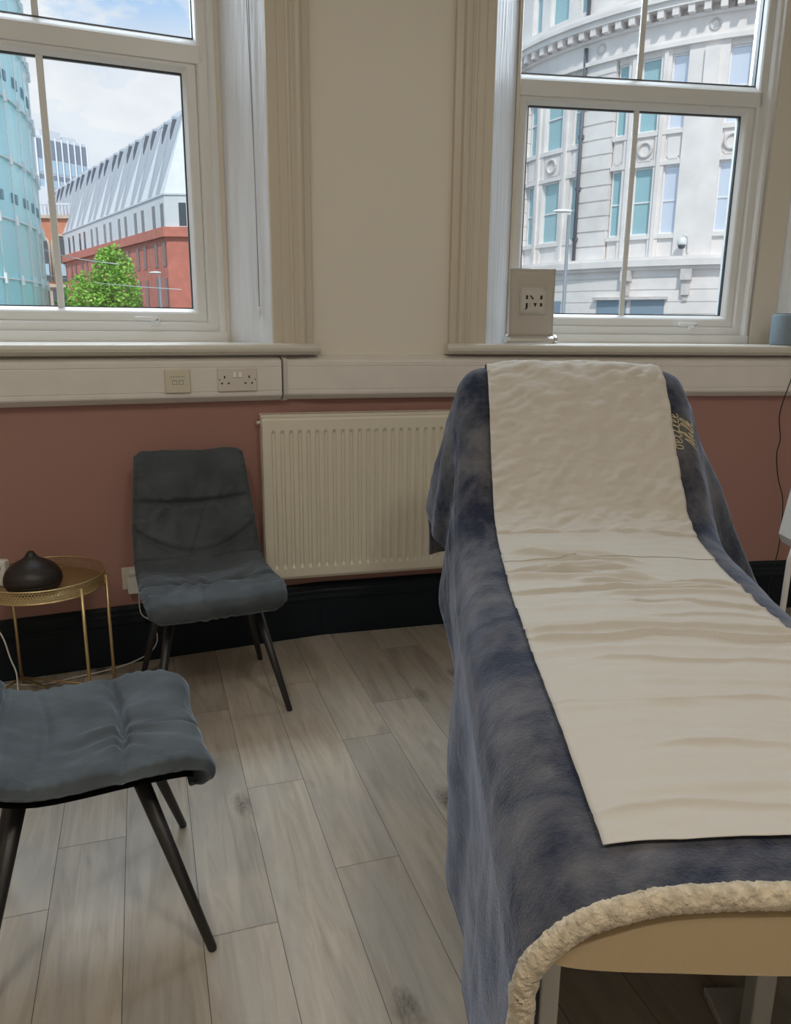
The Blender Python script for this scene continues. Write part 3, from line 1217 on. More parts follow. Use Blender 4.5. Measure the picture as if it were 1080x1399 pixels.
def make_chair(label):
    root = thing('dining_chair', label, 'chair', group='charcoal velvet chairs')
    pad(0.0, S_CREASE + 0.004, 'seat', root)
    pad(S_CREASE - 0.004, TOTAL, 'backrest', root)
    # black underside shell of the seat
    mb = MB()

    def under(a, b):
        x = lerp(-1, 1, b)
        s = lerp(0.05, S_CREASE + 0.05, a)
        y, z = prof_smooth(s)
        ny, nz = prof_nrm(s)
        d = 0.040 + 0.014 * (1 - x ** 4) * math.sin(math.pi * min(1, max(0, a)))
        return (x * half_w(s) * 0.93, y - ny * d, z - nz * d)

    mb.grid(under, 20, 16)
    mb.grid(lambda a, b: (lambda p, q: (p[0], p[1] - 0.0, p[2] + 0.016))(under(a, b), 0), 20, 16)
    o = mb.build('seat_shell', M['shell'])
    o.parent = root
    mb = MB()
    for k in (-1, 1):
        mb.tube([(-0.128 * k, 0.10, 0.379), (0.128 * k, -0.11, 0.379)], 0.010, 8)
    o = mb.build('under_frame', M['leg'])
    o.parent = root
    for sx in (-1, 1):
        for (fy, ty) in ((0.215, 0.10), (-0.215, -0.11)):
            mb = MB()
            mb.tube([(sx * 0.215, fy, 0.0), (sx * 0.2145, fy * 0.9975, 0.004), (sx * 0.128, ty, 0.385)], [0.0085, 0.0095, 0.0165], 16)
            o = mb.build('leg', M['leg'])
            o.parent = root
    return root


def copy_tree(o, parent=None):
    c = o.copy()
    C.objects.link(c)
    if parent is not None:
        c.parent = parent
    for ch in list(o.children):
        copy_tree(ch, c)
    return c


# near chair faces (0.921, 0.389); far chair faces the camera along the wall normal
chair_near = make_chair('charcoal velvet padded chair seen from the side, cut by the left edge')
chair_near.location = (-0.648, 1.433, 0)
chair_near.rotation_euler = (0, 0, math.atan2(0.389, 0.921) - math.pi / 2)
bpy.context.view_layer.update()
chair_far = copy_tree(chair_near)
tag(chair_far, 'charcoal velvet padded chair standing against the pink wall beside the radiator')
chair_far.location = (-0.626, 2.440, 0)
chair_far.rotation_euler = (0, 0, math.atan2(-0.923, 0.386) - math.pi / 2)

# ================================================================== GOLD TRAY TABLE + DIFFUSER
TC = Vector((-1.146, 2.385, 0))
TRD = 0.189
t = thing('side_table', 'round gold tray table with a perforated rim in the left corner', 'side table', TC)
mb = MB()
mb.lathe([(0.0, 0.408), (TRD - 0.002, 0.408), (TRD - 0.002, 0.412), (0.0, 0.412)], TC, 64)
mb.build('tray', M['gold_tray'], t)
mb = MB()
nseg = 96
for k in range(nseg):
    a, b = 2 * math.pi * k / nseg, 2 * math.pi * (k + 1) / nseg
    mb.poly([(TC.x + TRD * math.cos(a), TC.y + TRD * math.sin(a), 0.410), (TC.x + TRD * math.cos(b), TC.y + TRD * math.sin(b), 0.410),
             (TC.x + TRD * math.cos(b), TC.y + TRD * math.sin(b), 0.448), (TC.x + TRD * math.cos(a), TC.y + TRD * math.sin(a), 0.448)], 0, True)
rim = mb.build('rim', M['perf'], t, recalc=False)
uvl = rim.data.uv_layers.new(name='grain')
circ = 2 * math.pi * TRD
for k, p in enumerate(rim.data.polygons):
    ua, ub = k / nseg * circ, (k + 1) / nseg * circ
    for li, q in zip(p.loop_indices, ((ua, 0.0), (ub, 0.0), (ub, 0.036), (ua, 0.036))):
        uvl.data[li].uv = q
mb = MB()
for z in (0.410, 0.449):
    mb.tube([(TC.x + TRD * math.cos(2 * math.pi * k / 64), TC.y + TRD * math.sin(2 * math.pi * k / 64), z) for k in range(65)], 0.0028, 8, cap=False)
mb.build('rim_wire', M['gold'], t)
angs = [R(-32), R(12), R(148), R(192)]
feet = []
for an in angs:
    px_, py_ = TC.x + (TRD + 0.003) * math.cos(an), TC.y + (TRD + 0.003) * math.sin(an)
    feet.append((px_, py_))
    mb = MB()
    mb.tube([(px_, py_, 0.0), (px_, py_, 0.436)], 0.0055, 10)
    mb.build('leg', M['gold'], t)
mb = MB()
for i, j in ((0, 2), (1, 3)):
    mb.tube([(*feet[i], 0.030), (*feet[j], 0.030)], 0.0045, 8)
mb.build('cross_brace', M['gold'], t)
mb = MB()
for i, j in ((0, 1), (2, 3), (1, 2), (3, 0)):
    mb.tube([(*feet[i], 0.030), (*feet[j], 0.030)], 0.004, 8)
mb.build('base_rail', M['gold'], t)

DC = Vector((-1.156, 2.335, 0.4125))
t = thing('oil_diffuser', 'dark brown onion-shaped oil diffuser on the gold tray table', 'oil diffuser', DC)
mb = MB()
mb.lathe([(0.001, 0.004), (0.070, 0.004), (0.080, 0.012), (0.0865, 0.026), (0.0875, 0.030)], DC, 48)
mb.build('base', M['diffuser'], t)
mb = MB()
mb.lathe([(0.0872, 0.0305), (0.0880, 0.034), (0.0860, 0.050), (0.079, 0.066), (0.066, 0.081), (0.048, 0.093), (0.030, 0.102), (0.019, 0.111), (0.0125, 0.121), (0.009, 0.127), (0.004, 0.1275), (0.0035, 0.120), (0.0, 0.120)], DC, 48)
mb.build('cover', M['diffuser'], t)
for k in range(3):
    mb = MB()
    an = R(90 + 120 * k)
    mb.lathe([(0.0, 0.0), (0.006, 0.0), (0.006, 0.006), (0.0, 0.006)], DC + Vector((0.05 * math.cos(an), 0.05 * math.sin(an), -0.0005)), 10)
    mb.build('foot', M['diffuser'], t)
# white adaptor at the tray's left side and the white cable that trails down from it
BX = Vector((-1.272, 2.372, 0.4125))
t = thing('small_device', 'small white plastic device on the gold tray left of the diffuser', 'device', BX)
mb = MB()
mb.box((-0.030, -0.016, 0), (0.018, 0.016, 0.086), 0, lambda x, y, z: BX + Vector((x, y, z)))
mb.build('case', M['white_plastic'], t, bevel=0.006, seg=3)
mb = MB()
mb.box((-0.012, -0.0168, 0.055), (0.004, -0.0160, 0.071), 0, lambda x, y, z: BX + Vector((x, y, z)))
mb.build('button', M['trunk_groove'], t)
mb = MB()
mb.tube(spline([(-1.30, 2.17, 0.40), (-1.245, 2.17, 0.37), (-1.192, 2.17, 0.330), (-1.170, 2.17, 0.247), (-1.157, 2.17, 0.199), (-1.158, 2.17, 0.138), (-1.150, 2.165, 0.06), (-1.13, 2.15, 0.006), (-1.08, 2.10, 0.003), (-1.02, 2.07, 0.003)]), 0.0022, 8)
o = mb.build('charging_cable', M['cable_white'])
tag(o, 'white cable hanging in front of the black skirting at the left edge', 'cable')

# ================================================================== TREATMENT BED
BXC = lambda y: 0.484 + 0.015 * (y - 0.74)
# centre line of the covered top: (y, z)
TOPP = [(0.655, 0.700), (0.80, 0.700), (1.0, 0.699), (1.25, 0.699), (1.50, 0.703), (1.62, 0.712), (1.70, 0.722), (1.80, 0.733), (1.88, 0.753), (1.94, 0.788), (2.02, 0.876), (2.075, 0.944),
        (2.133, 1.017), (2.20, 1.096), (2.232, 1.128), (2.262, 1.143), (2.295, 1.140), (2.325, 1.115), (2.345, 1.07), (2.36, 1.0), (2.37, 0.90), (2.378, 0.80), (2.384, 0.70), (2.388, 0.63)]
BC = [0.0]
for a, b in zip(TOPP, TOPP[1:]):
    BC.append(BC[-1] + math.hypot(b[0] - a[0], b[1] - a[1]))
BT = BC[-1]
V_TOP = BC[15]


def top_raw(s):
    return interp(BC, [p[0] for p in TOPP], s), interp(BC, [p[1] for p in TOPP], s)


def top_at(s):
    w = 0.03
    y = z = 0.0
    for k in (-2, -1, 0, 1, 2):
        q = top_raw(max(0, min(BT, s + k * w / 2)))
        y += q[0]
        z += q[1]
    return y / 5, z / 5


def top_nrm(s):
    a = top_at(max(0, s - 0.01))
    b = top_at(min(BT, s + 0.01))
    l = math.hypot(b[0] - a[0], b[1] - a[1]) or 1
    return -(b[1] - a[1]) / l, (b[0] - a[0]) / l


def s_of_y(y):
    return interp([p[0] for p in TOPP[:16]], BC[:16], y)


RND = 0.085


HEM_L = [0.085, 0.10, 0.24, 0.46, 0.62, 0.70, 0.735, 0.74]
HEM_R = [0.085, 0.10, 0.16, 0.27, 0.40, 0.46, 0.50, 0.50]


def hem_z(s, right=False):
    return interp([0, s_of_y(1.55), s_of_y(1.80), s_of_y(1.95), s_of_y(2.10), V_TOP, BC[18], BT], HEM_R if right else HEM_L, s)


def blanket_pt(s, a):
    """s along the bed (0 foot .. BT behind the head), a across in metres of cloth from the centre line"""
    y, z = top_at(s)
    ny, nz = top_nrm(s)
    sg = -1 if a < 0 else 1
    w = abs(a)
    taper = interp([0, s_of_y(1.7), V_TOP, BT], [0.352, 0.350, 0.332, 0.330], s)
    flat = taper - RND
    xc = BXC(min(y, 2.3))
    arc = RND * math.pi / 2
    # gentle unevenness of the cloth
    lift = 0.004 * noise.noise(Vector((a * 7, s * 6, 1.7))) + 0.0022 * noise.noise(Vector((a * 19, s * 17, 5.2)))
    sag = 0.034 * math.exp(-max(0.0, y - 0.655) / 0.22) * smooth01((w - 0.17) / 0.19)
    if w <= flat:
        crown = -0.010 * (w / flat) ** 2 - sag
        return Vector((xc + sg * w, y + ny * (lift + crown), z + nz * (lift + crown)))
    e_z = z - 0.010 - sag
    if w <= flat + arc:
        t_ = (w - flat) / RND
        dx, dz = RND * math.sin(t_), -RND * (1 - math.cos(t_))
        return Vector((xc + sg * (flat + dx) + sg * lift, y + ny * lift, e_z + dz + nz * lift))
    # hanging part
    h = w - flat - arc
    z_edge = e_z - RND
    hz = min(hem_z(s, sg > 0), z_edge - 0.004)
    q = h / HANG
    zz = lerp(z_edge, hz, q)
    drop = max(0.0, z_edge - hz)
    env = smooth01(h / 0.16)
    back = smooth01((s - BC[16]) / 0.15)
    fold = 0.0
    if sg < 0:
        fold += 0.011 * math.sin(y * 8.5 + 0.9 + 0.7 * q) * env - 0.008 * env * math.exp(-((y - 1.4) / 0.25) ** 2)
        fold += 0.008 * math.sin(y * 21 + 2.0 * q + 1.0) * env * smooth01(q * 1.6)
        fold += 0.018 * math.exp(-((y - 1.86 - 0.12 * q) / 0.07) ** 2) * env
        fold -= 0.020 * math.exp(-((y - 1.70 - 0.12 * q) / 0.06) ** 2) * env
        fold += 0.020 * math.exp(-((y - 2.17) / 0.045) ** 2) * env
        fold -= 0.014 * math.exp(-((y - 2.10) / 0.03) ** 2) * env
        flare = 0.004 + 0.012 * q + (0.050 * smooth01((y - 2.05) / 0.25)) * q
    else:
        fold += 0.016 * math.sin(y * 9.5 + 2.1) * env + 0.010 * math.sin(y * 24 + q) * env
        fold += 0.035 * math.exp(-((y - 2.15) / 0.06) ** 2) * env
        fold -= 0.030 * math.exp(-((y - 2.02) / 0.05) ** 2) * env
        flare = 0.010 + 0.03 * q + (0.22 * smooth01((y - 1.85) / 0.35)) * q ** 1.3
    x = xc + sg * (taper + flare + fold)
    yy = y - 0.03 * back * q + 0.02 * math.sin(y * 13) * q * (1 - smooth01((0.9 - y) / 0.2))
    return Vector((x + sg * lift, yy, zz))


HANG = 0.56
A_MAX = 0.350 - RND + RND * math.pi / 2 + HANG
blank = thing('blanket', 'navy plush blanket with cream sherpa edge draped over the treatment bed', 'blanket', (0.48, 0.66, 0.09))
mb = MB()
NS, NA = 190, 150
mb.grid(lambda i, j: blanket_pt(i * BT, lerp(-A_MAX, A_MAX, j)), NS, NA)
mb.build('plush_cover', M['plush'], blank, solidify=0.010)
# fluffy sherpa border along the foot edge (the folded lining)
mb = MB()


def sherpa(i, j):
    a = lerp(-A_MAX + 0.005, A_MAX - 0.005, i)
    p0 = blanket_pt(0.0, a)
    e = 0.002
    t_ = (blanket_pt(0.0, min(A_MAX, a + e)) - blanket_pt(0.0, max(-A_MAX, a - e))).normalized()
    nrm = Vector((0, -1, 0))
    up = t_.cross(nrm).normalized()
    if up.z < 0 and abs(a) < 0.2:
        up = -up
    an = 2 * math.pi * j
    inward = up if up.dot(Vector((BXC(0.66), 0, 0.3)) - Vector((p0.x, 0, p0.z))) > 0 else -up
    cc = p0 + inward * 0.0115 + Vector((0, 0.006, 0))
    dv = nrm * (0.013 * math.cos(an)) + inward * (0.0140 * math.sin(an))
    p = cc + dv
    f = noise.noise(p * 420) * 0.7 + noise.noise(p * 210) * 0.7
    return cc + dv * (1 + 0.13 * f)


mb.grid(sherpa, 1100, 26, cv=True)
mb.build('sherpa_edge', M['sherpa'], blank)
# sherpa lining under the near edge of the hang
# embroidered words, read upwards along the backrest
EMB = {
    'M': [[(0, 0), (0.1, .5), (0.25, 1.0), (0.32, .5), (0.38, 0.05), (0.5, .55), (0.62, 1.0), (0.68, .5), (0.75, 0), (0.85, .05)]],
    'i': [[(0, .1), (0.12, .55), (0.15, .1), (0.3, 0.05)], [(0.16, .8), (0.18, .84)]],
    'l': [[(0, .1), (0.2, .6), (0.28, 1.05), (0.16, 1.1), (0.12, .5), (0.2, 0), (0.38, .1)]],
    'k': [[(0, .1), (0.16, .7), (0.24, 1.1), (0.12, 1.1), (0.10, 0)], [(0.12, .35), (0.3, .6), (0.2, .35), (0.36, 0), (0.5, .1)]],
    'o': [[(0.3, .5), (0.1, .5), (0.02, .2), (0.16, 0), (0.32, .2), (0.28, .5), (0.45, .45)]],
    'f': [[(0, .1), (0.2, .7), (0.28, 1.1), (0.14, 1.1), (0.12, 0.3), (0.1, -.4), (0.22, -.4), (0.16, .1), (0.4, .1)]],
    'e': [[(0, .2), (0.22, .35), (0.2, .55), (0.06, .45), (0.06, .12), (0.2, 0), (0.36, .12)]],
}


def embroider(word, s0, a0, size):
    mb = MB()
    cur = 0.0
    for ch in word:
        strokes = EMB[ch]
        for st in strokes:
            pts = []
            for (lx_, ly_) in st:
                q = Vector(blanket_pt(s0 + (cur + lx_) * size, a0 - ly_ * size))
                ny, nz = top_nrm(s0 + cur * size)
                pts.append(q + Vector((0, ny, nz)) * 0.002)
            mb.tube(spline(pts, 5), 0.0013, 6)
        cur += max(p[0] for st in strokes for p in st) + 0.03
    return mb


embroider('Milk', s_of_y(2.088), 0.326, 0.040).build('embroidery', M['thread'], blank)
embroider('oelflee', s_of_y(2.070), 0.276, 0.040).build('embroidery', M['thread'], blank)

# couch-roll paper
P_HALF = 0.250


def wrinkle(s, a):
    h = 0.0
    y = top_at(s)[0]
    # cross creases on the flat part
    for (cy, tilt, amp, w, a0_, a1_) in ((1.34, 0.01, 0.006, 0.010, -0.25, 0.25), (1.12, -0.02, 0.003, 0.012, -0.1, 0.25), (1.52, 0.02, 0.005, 0.010, -0.05, 0.25), (1.60, -0.06, 0.006, 0.012, -0.25, 0.06),
                                         (1.67, 0.07, 0.006, 0.012, -0.2, 0.0), (1.45, 0.03, 0.003, 0.014, -0.25, 0.1), (1.25, 0.02, 0.0025, 0.012, -0.25, 0.25), (0.95, -0.03, 0.0022, 0.012, -0.15, 0.25),
                                         (0.84, 0.05, 0.0025, 0.014, -0.2, 0.1), (1.56, 0.0, 0.004, 0.008, -0.1, 0.2), (1.72, -0.10, 0.005, 0.014, -0.22, 0.02), (1.05, 0.04, 0.0018, 0.01, -0.25, 0.0)):
        d = y - cy - tilt * a
        m_ = smooth01((a - a0_) / 0.08 + 0.5) * smooth01((a1_ - a) / 0.08 + 0.5)
        h += amp * m_ * (math.exp(-(d / w) ** 2) - 0.5 * math.exp(-((d - w * 1.8) / w) ** 2))
    for (cy, tilt, amp, w, a0_, a1_) in ((1.30, 0.02, 0.0045, 0.0045, -0.25, 0.25), (1.465, -0.03, 0.004, 0.004, -0.05, 0.25), (1.545, 0.05, 0.004, 0.004, -0.25, 0.15), (1.615, -0.14, 0.0055, 0.005, -0.23, 0.04),
                                         (1.655, 0.16, 0.005, 0.005, -0.2, 0.02), (1.58, -0.02, 0.004, 0.0045, -0.08, 0.25), (1.20, -0.02, 0.0028, 0.005, -0.15, 0.25), (1.06, 0.03, 0.0024, 0.005, -0.25, 0.12),
                                         (0.93, -0.02, 0.0024, 0.006, -0.12, 0.25), (0.80, 0.02, 0.0024, 0.005, -0.24, 0.0), (1.69, -0.2, 0.005, 0.006, -0.2, 0.05), (1.40, 0.01, 0.0026, 0.005, 0.0, 0.25)):
        d = y - cy - tilt * a - 0.006 * math.sin(a * 23 + cy * 30)
        m_ = smooth01((a - a0_) / 0.08 + 0.5) * smooth01((a1_ - a) / 0.08 + 0.5)
        h += 1.35 * amp * m_ * math.exp(-abs(d / w) ** 1.3)
    h += 0.0030 * (noise.noise(Vector((a * 8, s * 9, 2.2))) + 1) * 0.5
    h += 0.0016 * abs(noise.noise(Vector((a * 16 + 3, s * 30, 4.2))))
    if s > s_of_y(1.85):
        h += 0.0065 * abs(noise.noise(Vector((a * 8 + 1, s * 11 + a * 7, 8.2)))) + 0.0045 * abs(noise.noise(Vector((a * 17, s * 26 - a * 12, 1.2)))) + 0.0012 * noise.noise(Vector((a * 55, s * 70, 3.3)))
    return h


paper = thing('couch_roll', 'cream paper couch roll laid along the treatment bed over the blanket', 'paper sheet', (0.484, 0.75, 0.705))


def paper_pt(s, a):
    p = blanket_pt(s, a)
    ny, nz = top_nrm(s)
    lift = 0.004 + max(0.0, 1.9 * wrinkle(s, a))
    # small turned step where the upper sheet begins
    return p + Vector((0, ny, nz)) * lift


def sheet(s0, s1, name, extra=0.0, skew=0.0, ns=150, slant0=0.0, slant1=0.0):
    mb = MB()

    def fn(i, j):
        a = lerp(-P_HALF, P_HALF, j) + skew
        aa = max(-0.268, min(0.268, a))
        s = lerp(s0, s1 + slant1 * (a + P_HALF), i) if slant1 else lerp(s0 + slant0 * (a + P_HALF), s1, i)
        p = paper_pt(s, aa)
        ny, nz = top_nrm(s)
        p += Vector((0, ny, nz)) * extra
        return p

    mb.grid(fn, ns, 64)
    return mb.build(name, M['paper'], paper, solidify=0.0006, subsurf=0)


sheet(s_of_y(0.742), s_of_y(1.735), 'lower_sheet', ns=430, slant1=0.07)
sheet(s_of_y(1.690), BC[17], 'upper_sheet', extra=0.0012, skew=0.002, ns=260, slant0=0.07)

# the bed itself
bed = thing('treatment_bed', 'cream leatherette treatment bed on grey steel legs under the blanket', 'massage table', (0.484, 1.4, 0))
mb = MB()


def cushion_sec(yy, cz, hw, hz, an, ex=0.42, ez=0.9):
    c_, s_ = math.cos(an), math.sin(an)
    return Vector((BXC(yy) + hw * math.copysign(abs(c_) ** ex, c_), yy, cz + hz * math.copysign(abs(s_) ** ez, s_)))


def base_cush(i, j):
    an = 2 * math.pi * j
    yy = lerp(0.664, 1.86, i)
    e = min(1.0, (yy - 0.664) / 0.05, (1.86 - yy) / 0.05)
    k = math.sqrt(max(0.0, 1 - (1 - e) ** 2)) if e < 1 else 1
    hz = 0.036 + 0.014 * k
    hw = 0.318 + 0.015 * k
    sag = -0.0 if math.sin(an) > 0 else 0.0
    p = cushion_sec(yy, 0.630, hw, hz + sag, an, 0.55, 1.0)
    fx = abs(p.x - BXC(yy))
    p.z -= 0.034 * math.exp(-max(0.0, yy - 0.655) / 0.22) * smooth01((fx - 0.16) / 0.19) * (0.30 + 0.70 * smooth01((math.sin(an) + 1) / 2))
    return p


mb.grid(base_cush, 60, 64, cv=True)
for yy in (0.664, 1.86):
    mb.poly([base_cush(0 if yy < 1 else 1, j / 64) for j in range(64)])
o = mb.build('seat_cushion', M['leatherette'], bed)
mb = MB()
bl0, bl1 = Vector((0, 1.915, 0.690)), Vector((0, 2.262, 1.085))
bdir = (bl1 - bl0).normalized()
bnor = Vector((0, -bdir.z, bdir.y))


def back_cush(i, j):
    an = 2 * math.pi * j
    d = lerp(0.0, (bl1 - bl0).length, i)
    L_ = (bl1 - bl0).length
    e = min(1.0, d / 0.05, (L_ - d) / 0.05)
    k = math.sqrt(max(0.0, 1 - (1 - e) ** 2))
    hz = 0.028 + 0.018 * k
    hw = 0.295 + 0.013 * k
    c_, s_ = math.cos(an), math.sin(an)
    p = bl0 + bdir * d
    return Vector((BXC(p.y) + hw * math.copysign(abs(c_) ** 0.5, c_), 0, 0)) + Vector((0, p.y, p.z)) + bnor * (hz * math.copysign(abs(s_) ** 0.9, s_) - 0.02)


mb.grid(back_cush, 40, 48, cv=True)
for i in (0, 1):
    mb.poly([back_cush(i, j / 48) for j in range(48)])
mb.build('backrest_cushion', M['leatherette'], bed)
for (lx_, ly_) in ((-0.290, 0.79), (0.290, 0.79), (-0.27, 1.78), (0.27, 1.78)):
    mb = MB()
    xx = 0.484 + lx_
    mb.box((xx - 0.012, ly_ - 0.018, 0.0), (xx + 0.012, ly_ + 0.018, 0.590))
    mb.box((xx - 0.020, ly_ - 0.025, 0.0), (xx + 0.020, ly_ + 0.025, 0.008))
    mb.build('leg', M['bed_frame'], bed, bevel=0.003)
mb = MB()
for xx in (0.484 - 0.27, 0.484 + 0.27):
    mb.box((xx - 0.015, 0.78, 0.560), (xx + 0.015, 1.85, 0.588))
for yy in (0.80, 1.3, 1.78):
    mb.box((0.484 - 0.30, yy - 0.015, 0.558), (0.484 + 0.30, yy + 0.015, 0.586))
mb.build('frame_rail', M['bed_frame'], bed, bevel=0.002)
mb = MB()
mb.box((0.622, 1.08, 0.02), (0.657, 1.12, 0.56))
mb.box((0.60, 1.06, 0.0), (0.68, 1.22, 0.02))
mb.build('lift_column', M['bed_frame'], bed, bevel=0.004)
mb = MB()
mb.box((0.484 - 0.2, 1.80, 0.55), (0.484 + 0.2, 1.92, 0.60))
mb.tube([(0.484, 1.75, 0.56), (0.484, 2.10, 0.82)], 0.014, 10)
mb.build('backrest_strut', M['bed_frame'], bed)

# ================================================================== ITEMS ON THE RIGHT SILL
SB = WC(0.318, 1.180, -0.055)
t = thing('tabletop_banner', 'mini taupe roll-up banner with black logo on the right window sill', 'banner', SB)
frc = lambda u, n, z: WC(u, z, n)
bu, bn, bz = 0.345, -0.045, 1.180
HB = 0.264
mb = MB()
mb.grid(lambda i, j: WC(bu - 0.0915 - 0.003 * j + i * (0.183 + 0.006 * j), bz + 0.026 + j * HB, bn - 0.012 * j + 0.0035 * math.sin(i * math.pi)), 10, 14)
mb.build('print', M['banner'], t, solidify=0.001)
mb = MB()
mb.grid(lambda i, j: WC(bu - 0.052 + i * 0.110, bz + 0.112 + j * 0.108, bn + 0.0058 - 0.012 * (0.34 + 0.38 * j)), 4, 4)
mb.build('logo_panel', M['banner_panel'], t, solidify=0.0004)


def logo_pt(x, y):
    """logo square 0..1 both ways on the panel"""
    x, y = 0.527 + (x - 0.527) * 1.12, 0.46 + (y - 0.46) * 1.08
    return WC(bu - 0.052 + x * 0.110, bz + 0.112 + y * 0.108, bn + 0.0068 - 0.012 * (0.34 + 0.38 * y))


mb = MB()
LG = [
    [(0.255, 0.555), (0.325, 0.555), (0.325, 0.690), (0.255, 0.690)],
    [(0.255, 0.435), (0.325, 0.435), (0.325, 0.29), (0.310, 0.245), (0.270, 0.215), (0.215, 0.205), (0.215, 0.222), (0.248, 0.238), (0.255, 0.27)],
    [(0.385, 0.435), (0.395, 0.435), (0.395, 0.325), (0.385, 0.325)],
    [(0.385, 0.690), (0.395, 0.690), (0.395, 0.555), (0.385, 0.555)],
    [(0.392, 0.690), (0.440, 0.690), (0.535, 0.555), (0.470, 0.555)],
    [(0.515, 0.435), (0.635, 0.435), (0.585, 0.30), (0.575, 0.30)],
    [(0.735, 0.555), (0.815, 0.555), (0.815, 0.690), (0.750, 0.690)],
    [(0.735, 0.435), (0.815, 0.435), (0.815, 0.345), (0.840, 0.325), (0.720, 0.325), (0.735, 0.345)],
]
for poly in LG:
    mb.poly([logo_pt(*p) for p in poly])
mb.build('logo', M['ink'], t, recalc=False)
mb = MB()
mb.tube([WC(bu - 0.096, bz + 0.026 + HB, bn - 0.012), WC(bu + 0.096, bz + 0.026 + HB, bn - 0.012)], 0.003, 8)
mb.build('top_rail', M['alu'], t)
mb = MB()
mb.sweep([(-0.022, 0.002), (0.022, 0.002), (0.024, 0.008), (0.020, 0.020), (0.008, 0.029), (-0.008, 0.029), (-0.020, 0.020), (-0.024, 0.008)],
         [lambda n, z: WC(bu - 0.093, bz + z, bn + n), lambda n, z: WC(bu + 0.093, bz + z, bn + n)])
mb.build('cassette', M['alu'], t, bevel=0.0015)
for sgn in (-1, 1):
    mb = MB()
    mb.sweep([(-0.026, 0.0), (0.026, 0.0), (0.028, 0.010), (0.022, 0.025), (0.009, 0.034), (-0.009, 0.034), (-0.022, 0.025), (-0.028, 0.010)],
             [lambda n, z: WC(bu + sgn * 0.093, bz + z, bn + n), lambda n, z: WC(bu + sgn * 0.106, bz + z * 0.96, bn + n * 0.96)])
    mb.build('end_cap', M['chrome'], t, bevel=0.003)
mb = MB()
mb.tube([WC(bu, bz + 0.02, bn - 0.016), WC(bu, bz + 0.026 + HB, bn - 0.018)], 0.003, 8)
mb.build('support_pole', M['alu'], t)

SP = WC(1.438, 1.180, 0.005)
t = thing('fabric_speaker', 'blue-grey cylinder standing on the right window sill at the edge', 'speaker', SP)
mb = MB()
mb.lathe([(0.0, 0.0), (0.052, 0.0), (0.056, 0.004), (0.057, 0.012), (0.057, 0.118), (0.055, 0.124), (0.050, 0.127), (0.0, 0.127)], SP, 48)
mb.build('body', M['can'], t)
mb = MB()
mb.lathe([(0.0, 0.0), (0.045, 0.0), (0.045, 0.002), (0.0, 0.002)], SP + Vector((0, 0, 0.1272)), 40)
mb.build('top_panel', M['dark_panel'], t)
t_ = None
mb = MB()
mb.tube(spline([WC(1.47, 1.186, 0.055), WC(1.462, 1.183, 0.074), WC(1.457, 1.13, 0.086), WC(1.436, 1.03, 0.082), WC(1.420, 0.93, 0.07), WC(1.420, 0.87, 0.066), WC(1.440, 0.79, 0.06), WC(1.440, 0.72, 0.05), WC(1.46, 0.62, 0.05), WC(1.50, 0.5, 0.05), WC(1.50, 0.3, 0.06), WC(1.47, 0.12, 0.07), WC(1.46, 0.004, 0.12)]), 0.0022, 8)
o = mb.build('black_cable', M['cable_black'])
tag(o, 'thin black cord hanging from the right window sill down the pink wall', 'cord')

# white machine on a stand beyond the bed, cut by the right edge
MC = Vector((1.455, 2.50, 0))
t = thing('treatment_machine', 'white machine on slim legs at the right edge beyond the bed', 'machine', MC)
frm = lambda x, y, z: MC + Vector((x, y, z))
mb = MB()
mb.sweep([(-0.118, 0.555), (-0.105, 0.520), (0.14, 0.520), (0.14, 0.745), (-0.075, 0.745), (-0.095, 0.725)], [lambda x, z: frm(x, -0.10, z), lambda x, z: frm(x, 0.10, z)])
mb.build('body', M['white_plastic'], t, bevel=0.012, seg=4)
mb = MB()
mb.sweep([(-0.085, 0.590), (0.12, 0.590), (0.12, 0.70), (-0.070, 0.70)], [lambda x, z: frm(x, -0.1035, z), lambda x, z: frm(x, -0.1005, z)])
mb.build('display', M['dark_panel'], t, bevel=0.001)
mb = MB()
mb.tube([frm(-0.06, 0, 0.745), frm(-0.085, 0, 0.93)], 0.012, 12)
mb.build('arm', M['white_plastic'], t)
mb = MB()
mb.lathe([(0.0, -0.03), (0.03, -0.028), (0.05, -0.012), (0.055, 0.0), (0.05, 0.012), (0.03, 0.028), (0.0, 0.03)], frm(-0.105, 0, 0.925), 24)
mb.build('knob', M['beige'], t)
mb = MB()
mb.tube([frm(-0.10, 0.0, 0.56), frm(-0.115, 0.0, 0.48), frm(-0.12, 0.0, 0.035)], 0.010, 12)
mb.tube([frm(0.10, 0.0, 0.53), frm(0.10, 0.0, 0.035)], 0.011, 12)
mb.build('stand_pole', M['white_plastic'], t)
mb = MB()
for an in (20, 110, 200, 290):
    mb.tube([frm(0, 0, 0.035), frm(0.22 * math.cos(R(an)), 0.16 * math.sin(R(an)), 0.022)], 0.012, 10)
mb.lathe([(0.0, -0.012), (0.12, -0.012), (0.12, 0.012), (0.0, 0.012)], frm(0, 0, 0.036), 24)
for an in (20, 110, 200, 290):
    mb.lathe([(0.0, 0.0), (0.010, 0.0), (0.014, 0.012), (0.010, 0.024), (0.0, 0.024)], frm(0.22 * math.cos(R(an)), 0.16 * math.sin(R(an)), 0.0), 12)
mb.build('base', M['white_plastic'], t)

